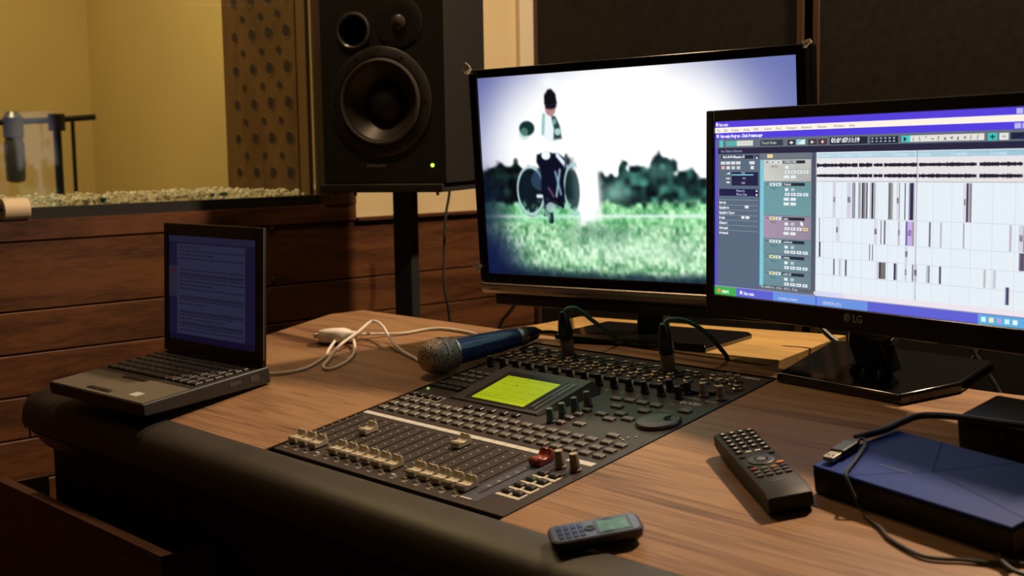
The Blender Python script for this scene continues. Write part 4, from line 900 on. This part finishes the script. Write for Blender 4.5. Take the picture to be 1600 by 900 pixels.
MB().box(.004, LWd-.004, -LDp+.003, -.122, 0, .0006).build('palm_rest', mat('palm_rest_grey', (.15, .13, .10), .42), lp, smooth=False)
MB().box(.095, .165, -.180, -.135, .0005, .0010).build('touchpad', mat('touchpad_grey', (.17, .145, .11), .35), lp, smooth=False, bevel=.0004)
for a_1, b_1 in ((.098, -.191), (.132, -.191), (.098, -.132), (.132, -.132)): MB().box(a_1, a_1+.030, b_1, b_1+.0075, .0005, .0018).build('pad_button', black, lp, smooth=False, bevel=.0004)
MB().box(.205, .226, -.183, -.168, .0006, .0009).build('sticker', mat('sticker_white', (.6, .6, .58), .4), lp, smooth=False)
kmat = mat('laptop_key', (.035, .032, .030), .4)
rowsL = [(-.020, 15, .0075), (-.033, 14, .0115), (-.050, 14, .0140), (-.067, 13, .0140), (-.084, 12, .0140), (-.101, 10, .0140)]
kf = None
legends = MB()
for (y, n_, d_) in rowsL:
    x = .010; tot = LWd-.020; wk = tot/n_
    for i in range(n_):
        if y == -.101:
            ws = [1, 1, 1, 1, 3.6, 1, 1, 1, 1, 1]; wk = tot/sum(ws)*ws[i]
        ok = MB().cbox(0, wk-.0022, -d_/2, d_/2, .0, .0030, .0012)
        o = ok.build('key', kmat, lp, smooth=False); o.location = (x, y, .0002)
        legends.box(x+wk*.28, x+wk*.28+.0035, y+d_*.02, y+d_*.02+.0028 if d_ > .01 else y+.0012, .0031, .0033)
        x += wk
legends.build('key_legends', mat('legend_grey', (.20, .18, .16), .5), lp, smooth=False)
MB().box(.238, .243, .000, .004, .0, .0012).build('status_light', mat('blue_led', (.2, .3, 1), .4, emit=2.0, ecol=(.22, .3, 1)), lp, smooth=False)
MB().cyl((.140, -.062, .003), .0030, .0024, 14).build('pointing_stick', mat('stick_dark', (.05, .04, .09), .6), lp)
an = math.radians(99.3)
lidz = lN*math.sin(an)+lY*(-math.cos(an)); lidn = lidz.cross(lX)   # away from the viewer
LH_ = .206
MD = frame(lO+lN*.002, lX, lidn, lidz)
Q = MLp.inverted() @ MD
ld = MB(); sx0, sx1, sz0, sz1 = .0125, LWd-.020, .020, .187
for (x0, x1, z0, z1) in ((0, sx0, 0, LH_), (sx1, LWd, 0, LH_), (sx0, sx1, sz1, LH_), (sx0, sx1, 0, sz0)): ld.box(x0, x1, 0, .003, z0, z1)
ld.box(0, LWd, .003, .0075, 0, LH_, 0)
lid = ld.build('lid', mat('lid_black', (.014, .013, .013), .32), lp, smooth=False, bevel=.0012, M=Q)
MB().box(-.0004, LWd+.0004, .001, .0040, LH_-.001, LH_+.0006).box(LWd-.0006, LWd+.0006, .001, .0030, .01, LH_).build('lid_edge_highlight', mat('edge_highlight_grey', (.10, .09, .075), .4), lp, smooth=False, M=Q)  # paler strips painting the thin highlight along the lid's top and right edges
lmk = MB().lathe([(.0052, 0), (.0052, .0003)], 20, 0, Matrix.Translation((LWd/2-.002, -.0001, .0105)) @ Matrix.Rotation(math.pi/2, 4, 'X') @ Matrix.Diagonal((1, .8, 1, 1)))
lmk.build('maker_logo', mat('logo_faint', (.05, .045, .04), .4), lp, M=Q)
MB().tube([(.02, .004, -.001), (.06, .004, -.001)], .0055, sub=1, n=12).tube([(LWd-.06, .004, -.001), (LWd-.012, .004, -.001)], .0055, sub=1, n=12).build('hinge', lpb, lp)
MB().box(LWd-.0006, LWd+.0006, -.060, -.040, -.013, -.007).box(LWd-.0006, LWd+.0006, -.024, -.008, -.016, -.006).build('side_ports', mat('port_grey', (.07, .065, .06), .3), lp, smooth=False)
lu = UI(sx1-sx0, sz1-sz0)
lu.rect(0, 0, 1, 1, (28, 30, 66)); lu.layer(); lu.rect(.0, 0, 1, .06, (44, 46, 78)); lu.rect(.10, .075, .885, .94, (54, 58, 92)); lu.rect(0, .29, .10, .59, (50, 50, 74)); lu.rect(.0, .94, 1, 1, (20, 20, 56)); lu.layer()
rs = np.random.RandomState(11)
for i in range(23):
    y = .10+i*.036
    if i in (4, 5, 12, 16) : continue
    x = .13
    end = .86 if rs.rand() > .35 else .35+.4*rs.rand()
    while x < end:
        w_ = .02+.05*rs.rand(); lu.rect(x, y, min(x+w_, .87), y+.012, (34, 36, 60)); x += w_+.010
    if i in (7, 13, 17, 20): lu.rect(.14, y+.016, .86, y+.024, (26, 28, 52))
lu.layer(); lu.rect(.02, .31, .09, .36, (70, 40, 54)); 
us = lu.build('screen', emis_attr('laptop_picture', .42), lp); us.matrix_local = Q @ Matrix.Translation((sx0, .0022, sz0))

# ------------------------------------------------------------------ white adapter cable
wc_m = mat('white_cable', (.78, .72, .64), .45)
ac = thing('adapter_cable', 'tangled white cable with a chunky white connector lying behind the laptop', 'cable', DM(-.34, -.12, 0))
di = DM(-.34, -.12, 0).inverted()
def dpt(u, v, h): return di @ U(u, v, h)
pa = U(-.372, -.132, .0125); pb = U(-.312, -.108, .0125); pd = (pb-pa)
Mpl = di @ (Matrix.Translation(pa) @ pd.to_track_quat('X', 'Z').to_matrix().to_4x4())
pl = MB(); LL = pd.length
rings = [(0, .009, .007), (.003, .0145, .0105), (LL*.30, .0175, .0120), (LL*.62, .0170, .0120), (LL*.80, .0120, .0095), (LL*.84, .0080, .0075), (LL*1.02, .0065, .006), (LL*1.1, .004, .004)]
vs = []; n_ = 20; fs = []
for x, ry, rz in rings:
    for i in range(n_):
        a = 2*math.pi*i/n_; cs_, sn_ = math.cos(a), math.sin(a)
        vs.append((x, ry*math.copysign(abs(cs_)**.6, cs_), rz*math.copysign(abs(sn_)**.6, sn_)))
for j in range(len(rings)-1):
    for i in range(n_): fs.append((j*n_+i, j*n_+(i+1) % n_, (j+1)*n_+(i+1) % n_, (j+1)*n_+i))
fs += [tuple(range(n_-1, -1, -1)), tuple((len(rings)-1)*n_+i for i in range(n_))]
pl.add(vs, fs, 0, Mpl); pl.build('connector_body', mat('white_connector', (.80, .74, .66), .45), ac, angle=.9)
MB().box(-.012, .001, -.006, .006, -.004, .004, 0, Mpl).build('connector_tip', mat('tip_pale', (.70, .64, .54), .4), ac, smooth=False, bevel=.001)
R1 = .0024
MB().tube([dpt(-.318, -.288, .0045), dpt(-.300, -.284, .0035), dpt(-.276, -.270, .0030), dpt(-.262, -.240, .0030), dpt(-.283, -.192, .0028), dpt(-.315, -.158, .0035), dpt(-.335, -.128, .010)], R1).build('lead', wc_m, ac)
MB().tube([dpt(-.320, -.104, .012), dpt(-.300, -.074, .006), dpt(-.262, -.047, .0028), dpt(-.238, -.014, .0028), dpt(-.205, -.001, .0028), dpt(-.134, -.004, .0028), dpt(-.085, -.026, .0028), dpt(-.052, -.055, .0028), dpt(-.050, -.075, .0026)], R1).build('lead', wc_m, ac)
MB().tube([dpt(-.316, -.112, .012), dpt(-.286, -.128, .008), dpt(-.248, -.158, .0035), dpt(-.222, -.194, .0026), dpt(-.218, -.226, .0026), dpt(-.240, -.222, .0030), dpt(-.262, -.196, .004), dpt(-.286, -.156, .012), dpt(-.297, -.110, .020), dpt(-.306, -.080, .026), dpt(-.300, -.072, .027), dpt(-.272, -.078, .023), dpt(-.212, -.108, .013), dpt(-.168, -.122, .005), dpt(-.115, -.137, .0028), dpt(-.085, -.150, .0026)], R1, sub=8).build('lead', wc_m, ac)

# ------------------------------------------------------------------ remote control
ax = Vector((.678-.530, -.344+.238)); rl = ax.length; ra = math.atan2(ax.y, ax.x)+math.pi/2
RM = DM(.530, -.238, 0) @ Matrix.Rotation(math.atan2(ax.y, ax.x)+math.pi/2, 4, 'Z')   # local -y along the remote, x across
rmt = thing('remote_control', 'black television remote control with rows of small buttons on the desk', 'remote control', RM)
RW = .044
rb = MB(); pf = [(.0, .0105), (.0, .0230), (-.006, .0240), (-rl*.5, .0240), (-rl+.012, .0235), (-rl, .0195), (-rl, .0050), (-rl+.004, .0004), (-rl*.55, .0004), (-.03, .0035), (-.008, .0075)]
secs = [(0, .86), (.003, 1), (RW-.003, 1), (RW, .86)]; ns = len(pf)
vs = [(x, y, .012+(z-.012)*k) for x, k in secs for y, z in pf]
fs = [(i*ns+j, i*ns+(j+1) % ns, (i+1)*ns+(j+1) % ns, (i+1)*ns+j) for i in range(3) for j in range(ns)]+[tuple(range(ns-1, -1, -1)), tuple(3*ns+i for i in range(ns))]
rb.add(vs, fs); rb.build('shell', mat('remote_shell', (.010, .009, .009), .5, spec=.2), rmt, angle=.5)
grey_k = mat('remote_key_grey', (.12, .11, .10), .45)
def rkey(name, w_, d_, m_, pos):
    o = MB().cbox(-w_/2, w_/2, -d_/2, d_/2, 0, .0022, .0008).build(name, m_, rmt, smooth=False); o.location = (*pos[0], .0238)
    for p in pos[1:]: copy_part(o, rmt, loc=(*p, .0238))
dk = mat('remote_key_dark', (.018, .017, .017), .5, spec=.25)
pos1 = [(.0075+i*.0098, -.0105-j*.0115) for j in range(6) for i in range(4)]
pos1 = [p for p in pos1 if not (p[1] < -.060 and .01 < p[0] < .035)]
rkey('number_button', .0070, .0058, dk, pos1)
lgd = MB()
for x, y in pos1: lgd.box(x-.0016, x+.0016, y-.0010, y+.0010, .0259, .0262)
for x, y in ((.0172, -.0695), (.0270, -.0695)): lgd.box(x-.003, x+.003, y-.0012, y+.0012, .0246, .0248)
lgd.build('key_legends', mat('remote_legend', (.68, .62, .54), .5), rmt, smooth=False)
ring_ = MB().lathe([(.0135, .0236), (.0135, .0250), (.0125, .0254), (.0068, .0254), (.0066, .0240)], 32, 0, Matrix.Translation((.022, -.0960, 0)), cap=False); ring_.build('cursor_ring', mat('ring_dark', (.03, .028, .028), .35), rmt)
MB().lathe([(.0052, .0236), (.0050, .0258), (.003, .0262)], 20, 0, Matrix.Translation((.022, -.0960, 0))).build('ok_button', grey_k, rmt)
rkey('corner_button', .0055, .0040, dk, [(.0065, -.0825), (.0375, -.0825), (.0065, -.1095)])
rkey('orange_button', .0085, .0046, mat('orange_key', (.62, .20, .035), .45), [(.0365, -.1120)])
rkey('red_button', .0070, .0040, mat('red_key', (.30, .03, .02), .45), [(.0075, -.1185)])
rkey('green_button', .0070, .0040, mat('green_key', (.10, .16, .08), .45), [(.0175, -.1200)])
rkey('yellow_button', .0070, .0040, mat('tan_key', (.42, .20, .06), .45), [(.0275, -.1205)])
rkey('blue_button', .0070, .0040, mat('blue_key', (.07, .05, .22), .45), [(.0375, -.1205)])
rkey('play_button', .0066, .0040, grey_k, [(.0078+i*.0096, y) for y in (-.1285, -.1370) for i in range(4)])
mk = MB(); 
for i in range(6): mk.box(.014+i*.0027, .0160+i*.0027, -.1535, -.1515, .0233, .0240)
mk.build('maker_mark', mat('mark_remote', (.10, .095, .09), .5), rmt, smooth=False)

# ------------------------------------------------------------------ blue box
b0 = (.682, -.276); e1 = Vector((.875-.682, -.311+.276)); bl = e1.length; ba = math.atan2(e1.y, e1.x)
BM = DM(*b0, 0, ba); BD = .118
bx = thing('blue_box_device', 'flat black box with a blue patterned lid on the right side of the desk', 'electronic device', BM)
MB().box(0, bl+.03, 0, BD, .0006, .0265).build('body', mat('box_black', (.006, .006, .007), .5, spec=.3), bx, smooth=False, bevel=.002)
blue = mat('blue_lid', (.012, .026, .135), .5, spec=.12)
nt = blue.node_tree; bb = nt.nodes['Principled BSDF']; tc_ = nt.nodes.new('ShaderNodeTexCoord'); mp_ = nt.nodes.new('ShaderNodeMapping'); mp_.inputs['Rotation'].default_value = (0, 0, .7)
wv = nt.nodes.new('ShaderNodeTexWave'); wv.inputs['Scale'].default_value = 95; wv.inputs['Distortion'].default_value = 0
rp = nt.nodes.new('ShaderNodeValToRGB'); rp.color_ramp.elements[0].color = (.009, .026, .17, 1); rp.color_ramp.elements[1].color = (.018, .048, .27, 1)
nt.links.new(tc_.outputs['Object'], mp_.inputs['Vector']); nt.links.new(mp_.outputs['Vector'], wv.inputs['Vector']); nt.links.new(wv.outputs['Fac'], rp.inputs['Fac']); nt.links.new(rp.outputs['Color'], bb.inputs['Base Color'])
MB().box(0, bl+.03, 0, BD, .0265, .0300).build('lid', blue, bx, smooth=False, bevel=.0015)
g_ = MB()
for i in range(5): g_.box(.02+i*.012, .021+i*.012, .012, .10-i*.006, .0300, .03015, 0, Matrix.Rotation(-.5, 4, 'Z') @ Matrix.Translation((-.02, .01, 0)) if False else None)
g_.v = []; g_.f = []; g_.m = []
for (x0, y0, x1, y1) in ((.06, .118, .10, .055), (.10, .055, .15, .118), (.10, .055, .045, 0), (.10, .055, .225, .02)):
    dx, dy = x1-x0, y1-y0; L2 = math.hypot(dx, dy); nx, ny = -dy/L2*.0004, dx/L2*.0004
    g_.add([(x0+nx, y0+ny, .03012), (x1+nx, y1+ny, .03012), (x1-nx, y1-ny, .03012), (x0-nx, y0-ny, .03012)], [(0, 3, 2, 1)])
g_.build('lid_groove', mat('groove_blue', (.008, .016, .09), .7, spec=.05), bx, smooth=False)
mk = MB()
for i in range(9): mk.box(.052+i*.0042, .0550+i*.0042, .0385, .0400, .0299, .03016)
mk.build('lid_lettering', mat('lettering_blue', (.10, .12, .24), .5), bx, smooth=False)

# black box behind it
ROT = DM(.748, -.118, 0, -.08)
rt = thing('black_box_device', 'black electronic box with ports behind the blue lidded box, at the right edge', 'electronic device', ROT)
MB().box(0, .20, 0, .075, .0006, .0375).build('housing', mat('device_black', (.009, .009, .010), .4), rt, smooth=False, bevel=.004)
MB().box(.010, .190, -.0004, .001, .005, .029).build('port_panel', mat('port_panel_m', (.016, .015, .014), .5), rt, smooth=False)
pq = MB()
for i in range(7): pq.box(.016+i*.024, .032+i*.024, -.0007, -.0003, .009, .021)
pq.build('port', mat('port_black', (.003, .003, .003), .3), rt, smooth=False)
sc2 = MB()
for i in range(5): sc2.lathe([(.0022, 0), (.0020, .0010)], 12, 0, Matrix.Translation((.012+i*.040, -.0005, .026)) @ Matrix.Rotation(math.pi/2, 4, 'X'))
sc2.build('port_screws', mat('screw_grey', (.10, .09, .08), .35, metal=.6), rt)

# USB cable
uc = thing('usb_cable', 'black USB cable with its plug lying on the corner of the blue lid', 'cable', DM(.69, -.25, .0302))
ui_ = DM(.69, -.25, .0302).inverted()
pA = U(.6955, -.2680, .0352); pB = U(.6945, -.2160, .0352); pd = pB-pA; Mu = ui_ @ (Matrix.Translation(pA) @ pd.to_track_quat('X', 'Z').to_matrix().to_4x4())
MB().box(0, .016, -.006, .006, -.0023, .0023, 0, Mu).build('metal_plug', mat('usb_metal', (.50, .42, .30), .35, metal=.9), uc, smooth=False, bevel=.0005)
MB().box(.0045, .0075, -.0038, -.0014, .0022, .0025, 0, Mu).box(.0045, .0075, .0014, .0038, .0022, .0025, 0, Mu).build('plug_holes', dark, uc, smooth=False)
MB().box(.016, .044, -.0080, .0080, -.0042, .0042, 0, Mu).box(.044, .052, -.0045, .0045, -.0032, .0032, 0, Mu).build('plug_grip', mat('grip_black', (.012, .012, .012), .4), uc, smooth=False, bevel=.0015)
def upt(u, v, h): return ui_ @ U(u, v, h)
MB().tube([upt(.694, -.216, .0350), upt(.694, -.205, .0345), upt(.704, -.215, .0340), upt(.716, -.250, .0335), upt(.722, -.272, .0330), upt(.728, -.2875, .0318), upt(.741, -.2965, .018), upt(.757, -.3045, .0045), upt(.781, -.319, .0028), upt(.800, -.334, .0026), upt(.832, -.348, .0026), upt(.850, -.349, .0026), upt(.872, -.340, .0026), upt(.892, -.334, .0026), upt(.918, -.322, .0026), upt(.960, -.305, .0026)], .0018, sub=8).build('thin_lead', cbl, uc)
kt_ = thing('power_cable', 'thick black cable arching from the USB plug over to the black box', 'cable', DM(.69, -.19, .030))
ki = DM(.69, -.19, .030).inverted()
MB().tube([ki @ U(.688, -.208, .0350), ki @ U(.693, -.197, .0350), ki @ U(.702, -.178, .0352), ki @ U(.709, -.155, .037), ki @ U(.720, -.139, .040), ki @ U(.742, -.134, .042), ki @ U(.772, -.131, .0425), ki @ U(.800, -.129, .042), ki @ U(.845, -.124, .0415), ki @ U(.90, -.12, .0415)], .0036, n=10, sub=8).build('lead', cbl, kt_)
tag(MB().tube([U(.990, -.335, .0055), U(.930, -.345, .0055), U(.905, -.335, .0066), U(.893, -.318, .0035)], .0022).build('loose_cable', cbl), 'loose black cable lying in front of the blue lidded box at the picture edge', 'cable')

# ------------------------------------------------------------------ mobile phone
ph0 = Vector((.548, -.4965)); ph1 = Vector((.589, -.441)); pd2 = ph1-ph0; pa_ = math.atan2(pd2.y, pd2.x)
PM = DM(.569, -.469, .0030, pa_)
ph = thing('mobile_phone', 'small candy-bar mobile phone lying on the front edge of the desk', 'phone', PM)
PLn, PWd, PTh = .088, .043, .0150
def rrect(l, w_, r, n_=6):
    out = []
    for cx, cy, a0 in ((l/2-r, w_/2-r, 0), (-l/2+r, w_/2-r, 90), (-l/2+r, -w_/2+r, 180), (l/2-r, -w_/2+r, 270)):
        for i in range(n_+1):
            a = math.radians(a0+90*i/n_); out.append((cx+r*math.cos(a), cy+r*math.sin(a)))
    return out
def rbody(layers, mi=0):
    m_ = MB(); vs = []; fs = []
    for (l, w_, r, z) in layers: vs += [(x, y, z) for x, y in rrect(l, w_, r)]
    n_ = len(rrect(1, 1, .1)); 
    for j in range(len(layers)-1):
        for i in range(n_): fs.append((j*n_+i, j*n_+(i+1) % n_, (j+1)*n_+(i+1) % n_, (j+1)*n_+i))
    fs += [tuple(range(n_-1, -1, -1)), tuple((len(layers)-1)*n_+i for i in range(n_))]
    m_.add(vs, fs); return m_
rbody([(PLn-.010, PWd-.010, .006, .0004), (PLn-.002, PWd-.002, .009, .004), (PLn, PWd, .010, .0075), (PLn, PWd, .010, .0100)]).build('back_shell', mat('phone_black', (.012, .010, .010), .3), ph)
rbody([(PLn+.0006, PWd+.0006, .0103, .0100), (PLn+.0006, PWd+.0006, .0103, .0118), (PLn-.0015, PWd-.0015, .0095, .0130)]).build('rim', mat('phone_rim', (.07, .05, .045), .25, metal=.7), ph)
rbody([(PLn-.0045, PWd-.0045, .0085, .0128), (PLn-.0055, PWd-.0055, .008, .0136)]).build('face', mat('phone_face', (.11, .13, .145), .12, metal=.4), ph)
MB().box(.000, .0345, -.0155, .0155, .0135, .0139).build('display_frame', mat('phone_glass', (.01, .012, .012), .08), ph, smooth=False)
sm2 = mat('phone_display', (.06, .12, .08), .2, emit=.16, ecol=(.16, .50, .28), var=.6, vscale=120)
MB().box(.003, .0315, -.0125, .0125, .0138, .0141).build('display', sm2, ph, smooth=False)
pk = MB()
for i in range(4):
    for j in range(3): pk.cbox(-.036+i*.0068, -.0312+i*.0068, -.0145+j*.0102, -.0060+j*.0102, .0134, .0143, .0003)
pk.build('keypad', mat('phone_keys', (.05, .07, .13), .12, metal=.6), ph, smooth=False)
MB().lathe([(.0055, .0134), (.0053, .0146), (.003, .0146), (.0028, .0140)], 20, 0, Matrix.Translation((-.0048, 0, 0))).build('navigation_key', mat('nav_key', (.05, .05, .06), .2, metal=.5), ph)

# ------------------------------------------------------------------ cables behind the screens
tag(MB().tube([(-.50, .36, .40), (-.49, .36, .70), (-.474, .355, .782), (-.440, .35, .815), (-.413, .35, .841), (-.394, .35, .845), (-.32, .34, .846), (-.22, .30, .845), (-.10, .20, .88), (0.02, .12, .93)], .0038).build('television_cable', mat('brown_grey_cable', (.30, .22, .15), .5)),
    'brown-grey cable running from behind the television down to the left', 'cable')
tag(MB().tube([(.33, .21, .93), (.352, .205, .893), (.364, .20, .881), (.386, .20, .865), (.407, .20, .851), (.45, .21, .80), (.47, .25, .60)], .0042).build('monitor_cable', cbl),
    'thick black cable sloping down behind the left half of the computer monitor', 'cable')
tag(MB().tube([(.41, .50, .90), (.434, .50, .828), (.455, .50, .795), (.481, .50, .76), (.51, .5, .70), (.52, .52, .4)], .0036).build('hanging_cable', cbl),
    'black cable hanging on the dark wall under the right half of the computer monitor', 'cable')
tag(MB().tube([(.468, .51, .87), (.454, .51, .83), (.440, .51, .81), (.424, .51, .787), (.40, .51, .74), (.38, .52, .4)], .0030).build('grey_cable', mat('grey_cable_m', (.06, .05, .045), .5)),
    'thin greyish cable crossing behind the black hanging cable under the computer monitor', 'cable')

# ------------------------------------------------------------------ sub-parts: pieces that belong to a part go under it
def nest(root, host, kids):
    h = next(c for c in root.children if c.name.split('.')[0] == host)
    for c in list(root.children):
        if c is not h and c.name.split('.')[0] in kids:
            m_ = h.matrix_local.inverted() @ c.matrix_local; c.parent = h; c.matrix_local = m_
bpy.context.view_layer.update()
nest(lp, 'lid', ('screen', 'lid_edge_highlight', 'maker_logo'))
nest(lp, 'base', ('palm_rest', 'touchpad', 'pad_button', 'sticker', 'key', 'key_legends', 'status_light', 'pointing_stick', 'side_ports'))
nest(mx, 'display_housing', ('display_bezel', 'display', 'display_text', 'meter_strip', 'meter_window'))
nest(mx, 'jog_wheel', ('finger_dimple',))
nest(sp, 'woofer_frame', ('rubber_surround', 'woofer_cone', 'dust_cap'))
nest(sp, 'tweeter_plate', ('tweeter_dome',))
nest(lg, 'bezel', ('screen', 'maker_logo', 'logo_face')); nest(tv, 'bezel', ('screen', 'tape_scrap', 'chrome_strip'))
nest(mc, 'grille', ('grille_band',)); nest(rmt, 'shell', ('maker_mark',)); nest(bx, 'lid', ('lid_groove', 'lid_lettering'))
nest(ph, 'face', ('display_frame', 'display', 'keypad', 'navigation_key')); nest(rt, 'housing', ('port_panel', 'port', 'port_screws'))
nest(desk, 'carcass', ('drawer',)); nest(uc, 'plug_grip', ('metal_plug', 'plug_holes'))
